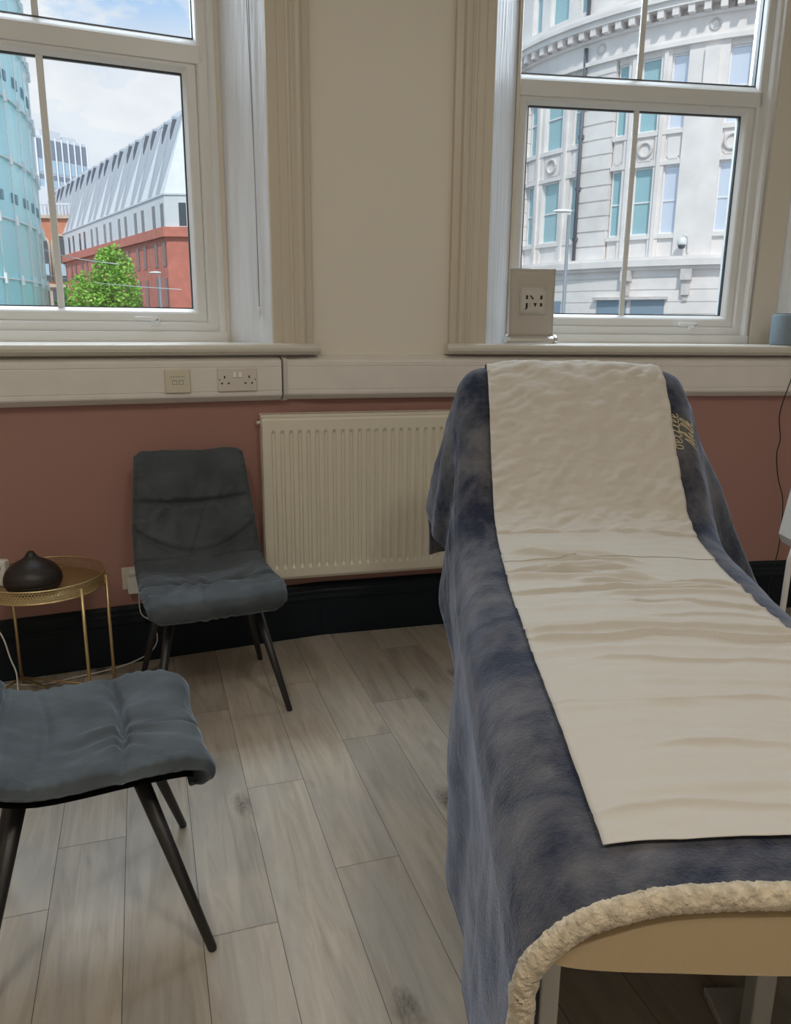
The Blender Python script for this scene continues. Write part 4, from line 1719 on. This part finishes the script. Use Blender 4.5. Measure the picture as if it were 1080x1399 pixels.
# two unseen ceiling lamps, added behind the camera to brighten the room
for k, (x, y) in enumerate(((-0.7, -0.3), (1.0, -0.3))):
    t = thing('ceiling_lamp', ('round white ceiling lamp on the side of the velvet chairs', 'round white ceiling lamp on the side of the treatment bed')[k], 'ceiling lamp', (x, y, CEIL), group='ceiling lamps')
    mb = MB()
    mb.lathe([(0.0, 0.0), (0.24, 0.0), (0.25, -0.02), (0.24, -0.045), (0.0, -0.045)], (x, y, CEIL), 40)
    mb.build('housing', M['white_plastic'], t)
    d = bpy.data.lights.new('ceiling_lamp_light', 'AREA')
    d.shape = 'DISK'
    d.size = 0.46
    d.energy = LAMP_POWER
    d.color = (1.0, 0.93, 0.82)
    lo = bpy.data.objects.new('ceiling_lamp_light', d)
    C.objects.link(lo)
    lo.location = (x, y, CEIL - 0.05)
#@@EXTERIOR@@
# ================================================================== OUTSIDE THE WINDOWS
GZ = -4.6
E_ = {}
E_['stone'] = mat('portland_stone', (0.78, 0.74, 0.72), 0.85, var=0.08, vscale=1.2, bump=0.1, bscale=8)
E_['stone_dark'] = mat('weathered_stone', (0.62, 0.58, 0.56), 0.9, var=0.15, vscale=2.5)
E_['pane_blue'] = mat('blue_window_glass', (0.30, 0.50, 0.55), 0.05, spec=0.8)
E_['pane_pale'] = mat('sky_reflecting_glass', (0.62, 0.70, 0.82), 0.1, metal=0.2)  # sky reflection put into the pale pane colour
E_['frame'] = mat('white_window_frame', (0.80, 0.80, 0.81), 0.5)
E_['pipe'] = mat('dark_downpipe', (0.12, 0.13, 0.16), 0.5)
E_['shop'] = mat('blue_grey_shopfront', (0.22, 0.30, 0.38), 0.3)
E_['brick'] = mat('red_brick', (0.60, 0.20, 0.15), 0.85, var=0.12, vscale=2.0)
E_['slot'] = mat('dark_slot_window', (0.085, 0.095, 0.115), 0.12, spec=0.6)
E_['slot_red'] = mat('recessed_brick_window', (0.16, 0.075, 0.075), 0.3)
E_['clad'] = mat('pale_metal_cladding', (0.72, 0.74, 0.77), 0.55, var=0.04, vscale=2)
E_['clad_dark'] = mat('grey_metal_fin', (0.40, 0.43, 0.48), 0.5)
E_['cyan'] = mat('pale_cyan_glass', (0.50, 0.92, 1.0), 0.25, spec=0.4, var=0.05, vscale=0.6, stretch=(1, 1, 0.2))
E_['rail'] = mat('steel_rail_white', (0.80, 0.84, 0.84), 0.5)
E_['frit'] = mat('grey_blue_vent', (0.17, 0.32, 0.40), 0.4)
E_['office'] = mat('pale_office_panel', (0.72, 0.75, 0.80), 0.6)
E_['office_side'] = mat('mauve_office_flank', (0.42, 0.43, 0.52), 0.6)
E_['office_glass'] = mat('office_dark_glass', (0.24, 0.29, 0.37), 0.2)
E_['office_glass2'] = mat('office_pale_glass', (0.48, 0.64, 0.76), 0.2)
E_['terracotta'] = mat('orange_terracotta', (0.62, 0.24, 0.14), 0.8, var=0.1, vscale=2)
E_['sandstone'] = mat('carved_sandstone', (0.62, 0.50, 0.40), 0.85, var=0.12, vscale=2)
E_['lamp'] = mat('street_lamp_white', (0.72, 0.74, 0.74), 0.4)
E_['post'] = mat('grey_lamp_post', (0.22, 0.25, 0.28), 0.5)
E_['leaf'] = mat('spring_leaf', (0.27, 0.52, 0.07), 0.55, var=0.45, vscale=3.5)
E_['bark'] = mat('tree_bark', (0.12, 0.09, 0.06), 0.9)
E_['road'] = mat('asphalt', (0.16, 0.16, 0.165), 0.9, var=0.15, vscale=0.8)
E_['wire'] = mat('tram_wire', (0.62, 0.63, 0.64), 0.5)

mb = MB()
mb.box((-70, 4.2, GZ - 0.3), (60, 130, GZ))
tag(mb.build('street_ground', E_['road']), kind='structure')

# ---------------------------------------------------------------- stone building with the rounded corner
BO, BR = Vector((15.9, 38.4, 0)), 11.7


def st(al, z, out=0.0):
    a = R(al)
    return Vector((BO.x - (BR + out) * math.cos(a), BO.y - (BR + out) * math.sin(a), z))


def arcbox(mb, a0, a1, z0, z1, o0, o1, mi=0, step=2.0):
    n = max(1, int(math.ceil((a1 - a0) / step)))
    prof = [(z0, o0), (z0, o1), (z1, o1), (z1, o0)]
    mb.sweep(prof, [(lambda z, o, a=lerp(a0, a1, k / n): st(a, z, o)) for k in range(n + 1)], mi=mi)


sb = thing('stone_building', 'curved white stone building with tall windows seen through the right window', 'building', (BO.x, BO.y - 8, GZ))
mb = MB()
arcbox(mb, 0, 100, GZ, 18, -0.6, -0.26)
COLS = [(6.0, 8.6), (10.5, 15.5), (17.5, 20.0), (23.6, 26.4), (28.9, 33.8), (36.3, 38.4), (45.4, 47.5), (49.7, 53.15), (54.9, 57.7), (63.9, 67.2), (69.2, 73.5), (75.5, 78.2)]
GRP = [(6.0, 20.0), (23.6, 38.4), (45.4, 57.7), (63.9, 78.2)]
ROWS = [(4.45, 6.72), (7.86, 10.2), (12.25, 14.9)]
# piers between groups and mullions between windows
edges = [(0.0, 6.0)] + [(COLS[i][1], COLS[i + 1][0]) for i in range(len(COLS) - 1)] + [(78.2, 100)]
for i, (a, b) in enumerate(edges):
    wide = (b - a) > 5
    if abs(a - 38.4) < 0.1 or abs(a - 20.0) < 0.1:      # rusticated pier: courses with grooves
        z = 3.62
        while z < 11.2:
            arcbox(mb, a + 0.15, b - 0.25, z + 0.03, z + 0.50, -0.3, 0.02)
            arcbox(mb, a + 0.25, b - 0.35, z - 0.03, z + 0.04, -0.3, -0.035)
            z += 0.53
        arcbox(mb, a, b, 11.2, 18, -0.3, 0.0)
    else:
        arcbox(mb, a, b, 3.6, 18, -0.3, 0.02 if wide else -0.03)
        if not wide:
            m_ = (a + b) / 2
            arcbox(mb, m_ - 0.30, m_ + 0.30, 3.6, 10.3, -0.3, 0.05)
for (a, b) in GRP:
    for (z0, z1) in ((3.6, 4.30), (6.86, 7.70), (10.2, 12.10), (15.0, 18)):
        arcbox(mb, a, b, z0, z1, -0.3, -0.10)
    for (z0, z1) in ((4.30, 4.44), (7.70, 7.85), (6.72, 6.86), (12.10, 12.25)):
        arcbox(mb, a - 0.1, b + 0.1, z0, z1, -0.3, 0.0)
# plinth storey with banded courses
z = GZ
while z < 3.2:
    arcbox(mb, 0, 100, z + 0.02, min(z + 0.40, 3.3), -0.3, 0.10)
    z += 0.42
arcbox(mb, 0, 100, GZ, 3.3, -0.3, 0.07)
mb.build('facade', E_['stone'], sb)
# spandrel panels and roundels
for (a, b) in COLS:
    mb = MB()
    for (z0, z1) in ((6.98, 7.60),):
        arcbox(mb, a + 0.35, b - 0.35, z0, z1, -0.12, -0.06)
        arcbox(mb, a + 0.60, b - 0.60, z0 - 0.06, z0 + 0.05, -0.12, -0.055)
    mb.build('spandrel_panel', E_['stone'], sb)
    if b - a > 3.3:
        mb = MB()
        c = (a + b) / 2
        pts = []
        for k in range(25):
            an = 2 * math.pi * k / 24
            pts.append(st(c + 1.15 * math.cos(an), 7.28 + 0.235 * math.sin(an), -0.04))
        mb.tube(pts, 0.055, 8, cap=False)
        mb.build('roundel', E_['stone_dark'], sb)
# cornice, frieze mouldings, ledge
mb = MB()
arcbox(mb, 0, 100, 10.36, 10.50, -0.3, 0.14)
arcbox(mb, 0, 100, 10.50, 11.2, -0.3, 0.03)
arcbox(mb, 0, 100, 11.12, 11.22, -0.3, 0.16)
arcbox(mb, 0, 100, 11.44, 11.62, -0.3, 0.50)
arcbox(mb, 0, 100, 11.62, 11.76, -0.3, 0.60)
arcbox(mb, 0, 100, 11.76, 11.92, -0.3, 0.42)
mb.build('cornice', E_['stone'], sb)
al = 8.0
while al < 84:
    mb = MB()
    arcbox(mb, al, al + 1.0, 11.20, 11.44, -0.2, 0.46)
    mb.build('dentil', E_['stone'], sb)
    al += 2.35
mb = MB()
arcbox(mb, 0, 100, 3.34, 3.56, -0.3, 0.40)
arcbox(mb, 0, 100, 3.22, 3.34, -0.3, 0.24)
arcbox(mb, 0, 100, 3.56, 3.66, -0.3, 0.30)
mb.build('ledge', E_['stone'], sb)
for al in (28.5, 50.4, 60.6):
    mb = MB()
    arcbox(mb, al - 0.9, al + 0.9, 2.85, 3.22, 0.0, 0.34)
    arcbox(mb, al - 0.65, al + 0.65, 2.35, 2.85, 0.0, 0.24)
    arcbox(mb, al - 0.4, al + 0.4, 2.15, 2.35, 0.0, 0.17)
    mb.build('bracket', E_['stone_dark'], sb)
for al in (42.0, 61.3):
    mb = MB()
    pts = [st(al + 0.75 * math.cos(2 * math.pi * k / 20), 10.85 + 0.16 * math.sin(2 * math.pi * k / 20), 0.04) for k in range(21)]
    mb.tube(pts, 0.04, 8, cap=False)
    mb.build('roundel', E_['stone_dark'], sb)
mb = MB()
arcbox(mb, 60.2, 62.4, 8.9, 10.2, 0.0, 0.12)
arcbox(mb, 60.0, 62.6, 8.78, 8.9, 0.0, 0.18)
mb.build('pier_tablet', E_['stone'], sb)
for i, (a, b) in enumerate(COLS):
    for j, (z0, z1) in enumerate(ROWS):
        mb = MB()
        fwid = 0.24
        zm = lerp(z0, z1, 0.49)
        arcbox(mb, a, a + fwid, z0, z1, -0.26, -0.17)
        arcbox(mb, b - fwid, b, z0, z1, -0.26, -0.17)
        arcbox(mb, a + fwid, b - fwid, z0, z0 + 0.06, -0.26, -0.17)
        arcbox(mb, a + fwid, b - fwid, z1 - 0.06, z1, -0.26, -0.17)
        arcbox(mb, a + fwid, b - fwid, zm - 0.025, zm + 0.025, -0.26, -0.18)
        f = mb.build('window', E_['frame'], sb)
        mb = MB()
        arcbox(mb, a + fwid, b - fwid, z0 + 0.06, z1 - 0.06, -0.26, -0.215, step=6)
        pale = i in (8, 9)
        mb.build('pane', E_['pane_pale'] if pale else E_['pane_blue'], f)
mb = MB()
mb.tube([st(38.95, 3.66, 0.09), st(38.95, 11.0, 0.09)], 0.07, 8)
mb.tube([st(38.95, 11.95, 0.09), st(38.95, 18, 0.09)], 0.07, 8)
for z in (4.4, 6.2, 8.0, 9.8):
    arcbox(mb, 38.45, 39.45, z, z + 0.12, 0.0, 0.13)
mb.build('downpipe', E_['pipe'], sb)
for a, b in ((44.8, 50.6), (51.4, 57.3), (33.5, 36.6)):
    mb = MB()
    arcbox(mb, a, b, GZ + 0.2, 2.2, 0.05, 0.13)
    mb.build('shop_window', E_['shop'], sb)
mb = MB()
arcbox(mb, 44.3, 57.8, 2.2, 2.3, 0.0, 0.30)
mb.build('awning', E_['stone_dark'], sb)
t = thing('security_camera', 'white dome security camera on the stone pier outside', 'security camera', st(59.4, 3.9, 0.3))
mb = MB()
mb.tube(spline([st(60.3, 3.75, 0.03), st(60.2, 4.25, 0.12), st(59.6, 4.35, 0.30)]), 0.035, 8)
mb.build('arm', E_['lamp'], t)
cpt = st(59.5, 4.0, 0.32)
mb = MB()
mb.lathe([(0.0, 0.26), (0.06, 0.26), (0.15, 0.18), (0.16, 0.05), (0.15, 0.0), (0.0, 0.0)], cpt, 20)
mb.build('housing', E_['lamp'], t)
mb = MB()
mb.lathe([(0.13, -0.001), (0.12, -0.06), (0.08, -0.11), (0.0, -0.13)], cpt, 20)
mb.build('dome', E_['slot'], t)


def street_lamp(label, x, y, ztop, lean):
    t = thing('street_lamp', label, 'street lamp', (x, y, GZ), group='street lamps')
    mb = MB()
    mb.tube([(x, y, GZ), (x, y, GZ + 1.5), (x, y, ztop - 0.1)], [0.10, 0.07, 0.055], 12)
    mb.build('post', E_['post'], t)
    mb = MB()

    def head(i, j):
        an = 2 * math.pi * j
        q = lerp(-0.08, 0.52, i)
        w = 0.12 * math.sqrt(max(0.0, 1 - ((i - 0.5) / 0.5) ** 2)) + 0.004
        h = 0.075 * math.sqrt(max(0.0, 1 - ((i - 0.45) / 0.56) ** 2)) + 0.003
        return Vector((x + lean * q, y + w * math.cos(an), ztop + 0.06 * (1 - i) * 0 + h * math.sin(an) * (1 if math.sin(an) > 0 else 0.45) - 0.03 * 0))

    mb.grid(head, 18, 18, cv=True)
    mb.build('lamp_head', E_['lamp'], t)


street_lamp('white-headed street lamp in front of the red brick building', -11.88, 40.0, 3.62, -1)
street_lamp('white-headed street lamp in front of the curved stone building', 5.42, 26.0, 4.78, -1)

# ---------------------------------------------------------------- red brick building with metal mansard
FC = Vector((-13.2, 45.0, 0))
FU = Vector((-0.571, 0.821, 0))
FN = Vector((-0.821, -0.571, 0))
PC = FC + FU * -1.05
FV = Vector((1, 0, 0))


def fa(t_, z, out=0.0):
    return FC + FU * t_ + FN * out + Vector((0, 0, z))


rb = thing('brick_building', 'red brick building with pale pleated metal upper floors outside the left window', 'building', (PC.x, PC.y, GZ))
FAR = FC + FU * 34
p0, p1, p2, p3 = PC, FAR, FAR + Vector((20, 14, 0)), PC + FV * 16


def prism(mb, pts, z0, z1, mi=0):
    mb.sweep([(p.x, p.y) for p in pts], [lambda x, y: (x, y, z0), lambda x, y: (x, y, z1)], mi=mi)


mb = MB()
prism(mb, [p0, p1, p2, p3], GZ, 5.75)
mb.build('brick_storeys', E_['brick'], rb)


def off_poly(o):
    """footprint pushed outwards by o on the two street sides"""
    k = (1 - 0.571) / 0.821
    c = PC + Vector((-k * o, -o, 0))
    f = FAR + FN * o
    return [c, f, p2, Vector((p3.x, p3.y - o, 0))]


mb = MB()
prism(mb, off_poly(0.22), 5.75, 6.25)
mb.build('parapet_band', E_['brick'], rb)
mb = MB()
prism(mb, off_poly(0.02), 6.25, 7.95)
prism(mb, off_poly(0.08), 7.88, 7.97)
mb.build('metal_storey', E_['clad'], rb)
SETB, ZR = 1.65, 12.25
mb = MB()
lo, hi = off_poly(0.0), off_poly(-SETB)
mb.box8([Vector((p.x, p.y, 7.95)) for p in lo] + [Vector((p.x, p.y, ZR)) for p in hi])
mb.build('mansard', E_['clad'], rb)
mb = MB()
prism(mb, off_poly(-SETB + 0.06), ZR, ZR + 0.14)
mb.build('roof_edge', E_['clad'], rb)


def ms(t_, f, out=0.0):
    """point on the sloping mansard: f 0 at its foot, 1 at its top"""
    sl = math.hypot(SETB, ZR - 7.95)
    nz, nh = SETB / sl, (ZR - 7.95) / sl
    return FC + FU * t_ + FN * (-SETB * f + out * nh) + Vector((0, 0, lerp(7.95, ZR, f) + out * nz))


WT = []
for k in range(10):
    WT += [-0.60 + 3.4 * k, 0.80 + 3.4 * k]
for c in WT:
    for (z0, z1, ma) in ((6.32, 7.50, 'slot'), (4.25, 5.50, 'slot_red'), (2.10, 3.62, 'slot_red')):
        mb = MB()
        mb.box8([fa(c - 0.24, z0, -0.06), fa(c + 0.24, z0, -0.06), fa(c + 0.24, z0, 0.035), fa(c - 0.24, z0, 0.035),
                 fa(c - 0.24, z1, -0.06), fa(c + 0.24, z1, -0.06), fa(c + 0.24, z1, 0.035), fa(c - 0.24, z1, 0.035)])
        mb.build('window', E_[ma], rb)
for k, c in enumerate(WT):
    cc = c + 1.0
    # folded metal fin standing off the slope, one facet coloured darker, tall slot window at its head
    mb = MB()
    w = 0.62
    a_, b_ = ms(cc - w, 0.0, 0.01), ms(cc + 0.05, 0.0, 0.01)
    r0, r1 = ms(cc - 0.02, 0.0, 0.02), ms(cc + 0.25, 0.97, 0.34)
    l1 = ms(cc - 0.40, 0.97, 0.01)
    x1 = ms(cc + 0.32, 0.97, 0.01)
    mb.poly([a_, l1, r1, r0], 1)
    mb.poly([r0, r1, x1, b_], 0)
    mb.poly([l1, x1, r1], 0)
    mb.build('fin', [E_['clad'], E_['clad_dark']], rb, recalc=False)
    mb = MB()
    e0, e1 = 0.60, 0.97
    pA0, pA1 = a_.lerp(l1, e0), a_.lerp(l1, e1)
    pB0, pB1 = r0.lerp(r1, e0), r0.lerp(r1, e1)
    o_ = FN * 0.03 - FU * 0.03
    quad = [pA0.lerp(pB0, 0.5) + o_, pA0.lerp(pB0, 0.85) + o_, pA1.lerp(pB1, 0.85) + o_, pA1.lerp(pB1, 0.5) + o_]
    back_ = [p - FN * 0.08 for p in quad]
    mb.box8(back_ + quad)
    mb.build('window', E_['slot'], rb)
# windows on the short right-hand face
for c in (0.95, 3.6):
    for (z0, z1, ma) in ((6.32, 7.50, 'slot'),):
        mb = MB()
        x0 = PC.x + c
        mb.box((x0 - 0.2, PC.y - 0.035, z0), (x0 + 0.2, PC.y + 0.06, z1))
        mb.build('window', E_[ma], rb)
mb = MB()
RL = off_poly(-SETB - 1.6)
for z in (ZR + 0.55, ZR + 0.95):
    mb.tube([Vector((RL[0].x, RL[0].y, z)), Vector((RL[1].x, RL[1].y, z))], 0.014, 6)
for k in range(24):
    p = RL[0].lerp(RL[1], k / 24)
    mb.tube([Vector((p.x, p.y, ZR)), Vector((p.x, p.y, ZR + 0.95))], 0.012, 6)
mb.build('roof_railing', E_['rail'], rb)
mb = MB()
q0, q1 = FC + FU * 2 - FN * 4.5, FC + FU * 9 - FN * 4.5
prism(mb, [q0, q1, q1 - FN * 3, q0 - FN * 3], ZR, ZR + 1.9)
prism(mb, [q0 + FN * .3 - FU * .4, q1 + FN * .3, q1 - FN * 3.2, q0 - FN * 3.2 - FU * .4], ZR + 1.9, ZR + 2.05)
mb.build('plant_room', E_['office'], rb)

# ---------------------------------------------------------------- curved glass tower
GO, GR = Vector((-26.45, 25.3, 0)), 14.0
gt = thing('glass_tower', 'curved pale cyan glass tower at the left edge of the left window', 'building', (GO.x, GO.y, GZ))


def gp(al, z, out=0.0):
    return Vector((GO.x + (GR + out) * math.cos(R(al)), GO.y + (GR + out) * math.sin(R(al)), z))


mb = MB()
mb.grid(lambda i, j: gp(360 * i, lerp(GZ, 16, j)), 120, 2, cu=True)
mb.poly([gp(3 * k, 16) for k in range(120)])
mb.build('glass_skin', E_['cyan'], gt)
zs = [-3.0 + 1.85 * k for k in range(11)]
for z in zs:
    mb = MB()
    mb.tube([gp(-100 + 1.5 * k, z, 0.05) for k in range(121)], 0.035, 6)
    mb.build('ring_rail', E_['rail'], gt)
for al in range(-80, 70, 5):
    mb = MB()
    mb.tube([gp(al, GZ, 0.06), gp(al, 16, 0.06)], 0.02, 6)
    for z in zs:
        c_ = gp(al, z, 0.10)
        mb.box((c_.x - 0.05, c_.y - 0.05, z - 0.16), (c_.x + 0.05, c_.y + 0.05, z + 0.16))
    mb.build('mullion', E_['rail'], gt)
for z in zs[2::2]:
    mb = MB()
    for k in range(30):
        a0_ = -75 + 4.7 * k
        for q in (0, 1.3):
            mb.box8([gp(a0_ + q, z + 0.55, -0.02), gp(a0_ + q + 0.8, z + 0.55, -0.02), gp(a0_ + q + 0.8, z + 0.55, 0.03), gp(a0_ + q, z + 0.55, 0.03),
                     gp(a0_ + q, z + 0.85, -0.02), gp(a0_ + q + 0.8, z + 0.85, -0.02), gp(a0_ + q + 0.8, z + 0.85, 0.03), gp(a0_ + q, z + 0.85, 0.03)])
    mb.build('vent_strip', E_['frit'], gt)

# ---------------------------------------------------------------- office block far behind
ob = thing('office_tower', 'tall pale office block with dark top windows behind the brick building', 'building', (-38, 92, GZ))
OT = 21.2
Q0, Q1, Q2, Q3 = Vector((-40.2, 92, 0)), Vector((-36.5, 97, 0)), Vector((-45.0, 98.5, 0)), Vector((-42.6, 104, 0))
mb = MB()
mb.sweep([(p.x, p.y) for p in (Q0, Q1, Q3, Q2)], [lambda x, y: (x, y, GZ), lambda x, y: (x, y, OT)])
mb.build('tower_body', E_['office'], ob)
od = (Q1 - Q0)
on = Vector((od.y, -od.x, 0)).normalized()
mb = MB()
for f0, f1, h in ((0.1, 0.5, 0.7), (0.55, 0.8, 0.35)):
    a_, b_ = Q0.lerp(Q1, f0), Q0.lerp(Q1, f1)
    mb.sweep([(p.x, p.y) for p in (a_, b_, b_ - on * 2, a_ - on * 2)], [lambda x, y: (x, y, OT), lambda x, y, h=h: (x, y, OT + h)])
mb.build('roof_plant', E_['office'], ob)
OROWS = ((18.9, 20.9, 'office_glass'), (17.45, 18.75, 'office_glass2'), (16.75, 17.25, 'office_glass'), (15.85, 16.6, 'office_glass2'), (15.2, 15.65, 'office_glass'))
nb = 8
for k in range(nb):
    a_, b_ = Q0.lerp(Q1, (k + 0.14) / nb), Q0.lerp(Q1, (k + 0.90) / nb)
    for (z0, z1, ma) in OROWS:
        mb = MB()
        mb.sweep([(p.x, p.y) for p in (a_ + on * 0.06, b_ + on * 0.06, b_ - on * 0.06, a_ - on * 0.06)], [lambda x, y, z0=z0: (x, y, z0), lambda x, y, z1=z1: (x, y, z1)])
        mb.build('window', E_[ma], ob)
mb = MB()
for k in range(nb + 1):
    a_ = Q0.lerp(Q1, k / nb)
    mb.tube([a_ + on * 0.15 + Vector((0, 0, GZ)), a_ + on * 0.15 + Vector((0, 0, OT))], 0.09, 6)
mb.build('mullion', E_['office'], ob)
lnrm = Vector((-(Q2 - Q0).y, (Q2 - Q0).x, 0)).normalized()
if lnrm.y > 0:
    lnrm = -lnrm
for k in range(4):
    a_, b_ = Q0.lerp(Q2, (k + 0.1) / 4), Q0.lerp(Q2, (k + 0.9) / 4)
    for (z0, z1, ma) in OROWS:
        mb = MB()
        mb.sweep([(p.x, p.y) for p in (a_ + lnrm * 0.06, b_ + lnrm * 0.06, b_ - lnrm * 0.06, a_ - lnrm * 0.06)], [lambda x, y, z0=z0: (x, y, z0), lambda x, y, z1=z1: (x, y, z1)])
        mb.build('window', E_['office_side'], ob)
mb = MB()
mb.box((-44, 84, GZ), (-35.4, 90, 14.6))
mb.build('podium', E_['office'], ob)

# ---------------------------------------------------------------- ornate brick corner
hb = thing('ornate_building', 'narrow orange brick and carved stone building beside the glass tower', 'building', (-27.6, 64, GZ))
HX0, HX1, HY, HD = -29.3, -25.6, 64.0, -1.25
mb = MB()
mb.box((HX0, HY, 5.2 + HD), (HX1, HY + 6, 10.4 + HD))
mb.build('brick_storey', E_['terracotta'], hb)
mb = MB()
mb.box((HX0, HY, GZ), (HX1, HY + 6, 5.2 + HD))
for z in (5.1, 3.3, 1.6, 10.3):
    mb.box((HX0 - 0.1, HY - 0.25, z + HD), (HX1 + 0.1, HY, z + HD + 0.25))
mb.build('stone_storeys', E_['sandstone'], hb)
mb = MB()
for k in range(14):
    x = lerp(HX0, HX1, (k + 0.5) / 14)
    mb.box((x - 0.05, HY - 0.1, 10.55 + HD), (x + 0.05, HY, 11.3 + HD))
mb.box((HX0, HY - 0.12, 11.3 + HD), (HX1, HY + 0.02, 11.45 + HD))
mb.build('parapet', E_['office'], hb)
for cx in (-28.3, -26.6):
    mb = MB()
    pts = [(cx - 0.62, 5.5), (cx + 0.62, 5.5)] + [(cx + 0.62 * math.cos(math.pi * k / 10), 8.3 + 0.62 * math.sin(math.pi * k / 10)) for k in range(11)]
    mb.sweep(pts, [lambda x, z: (x, HY - 0.06, z + HD), lambda x, z: (x, HY + 0.02, z + HD)])
    f = mb.build('arched_window', E_['slot'], hb)
    mb = MB()
    mb.box((cx - 0.58, HY - 0.10, 6.0 + HD), (cx + 0.58, HY - 0.065, 6.9 + HD))
    mb.build('pane', E_['office_glass2'], f)
    mb = MB()
    pts = [(cx + 0.74 * math.cos(math.pi * k / 12), HY - 0.08, 8.3 + HD + 0.74 * math.sin(math.pi * k / 12)) for k in range(13)]
    mb.tube([(cx + 0.74, HY - 0.08, 5.5 + HD)] + pts + [(cx - 0.74, HY - 0.08, 5.5 + HD)], 0.10, 8)
    mb.build('arch_surround', E_['sandstone'], hb)
for cx in (-28.8, -28.1, -27.4, -26.7):
    for z0, z1 in ((3.7, 4.9), (1.9, 3.0), (0.2, 1.3)):
        mb = MB()
        mb.box((cx - 0.22, HY - 0.05, z0 + HD), (cx + 0.22, HY + 0.02, z1 + HD))
        mb.build('window', E_['slot'], hb)

# ---------------------------------------------------------------- street tree
TP = Vector((-11.05, 30.0, GZ))
t = thing('street_tree', 'bright green leafy tree in front of the red brick building', 'tree', TP)
mb = MB()
mb.tube([TP, TP + Vector((0.05, 0, 2.5)), TP + Vector((0.1, 0, 5.0)), TP + Vector((0.3, 0, 7.4))], [0.2, 0.16, 0.11, 0.04], 10)
for an in (20, 100, 170, 230, 300):
    mb.tube([TP + Vector((0.05, 0, 3.2)), TP + Vector((0.05 + 1.0 * math.cos(R(an)), 0.8 * math.sin(R(an)), 5.2))], [0.08, 0.03], 8)
mb.build('trunk', E_['bark'], t)
mb = MB()
rnd = random.Random(11)
LOBES = [((-0.55, 0.0, 6.0), (1.20, 1.2, 1.65)), ((0.45, 0.1, 6.6), (0.95, 1.0, 2.05)), ((0.0, 0.0, 4.4), (1.75, 1.5, 1.9)), ((0.9, 0.0, 5.2), (0.75, 0.9, 1.6)), ((-1.0, 0, 5.1), (0.75, 0.9, 1.5)), ((0.30, 0, 7.6), (0.55, 0.6, 0.95))]
for (c, r_) in LOBES:
    nleaf = int(2000 * r_[0] * r_[2])
    for _ in range(nleaf):
        d = Vector((rnd.gauss(0, 1), rnd.gauss(0, 1), rnd.gauss(0, 1))).normalized() * (rnd.random() ** 0.28)
        p = TP + Vector((c[0] + d.x * r_[0], c[1] + d.y * r_[1], c[2] + d.z * r_[2]))
        p += Vector((0.12 * noise.noise(p * 1.7), 0, 0.12 * noise.noise(p * 1.7 + Vector((9, 0, 0)))))
        sz = rnd.uniform(0.045, 0.10)
        ax = Vector((rnd.gauss(0, 1), rnd.gauss(0, 1), rnd.gauss(0, .6))).normalized()
        bx = ax.cross(Vector((rnd.gauss(0, 1), rnd.gauss(0, 1), rnd.gauss(0, 1)))).normalized()
        mb.poly([p - ax * sz, p + bx * sz * 0.55, p + ax * sz, p - bx * sz * 0.55])
mb.build('foliage', E_['leaf'], t, recalc=False)

# ---------------------------------------------------------------- overhead wires
for lab, pts, r_ in (('upper overhead wire crossing in front of the red brick building', [(-19, 40, 5.3), (-9, 26, 3.05)], 0.016),
                     ('lower overhead wire crossing in front of the red brick building', [(-20, 40, 4.1), (-6.5, 24, 2.2)], 0.014)):
    mb = MB()
    a_, b_ = Vector(pts[0]), Vector(pts[1])
    mb.tube([a_.lerp(b_, k / 16) - Vector((0, 0, 0.25 * math.sin(math.pi * k / 16))) for k in range(17)], r_, 6)
    o = mb.build('overhead_wire', E_['wire'])
    tag(o, lab, 'wire', 'overhead wires')
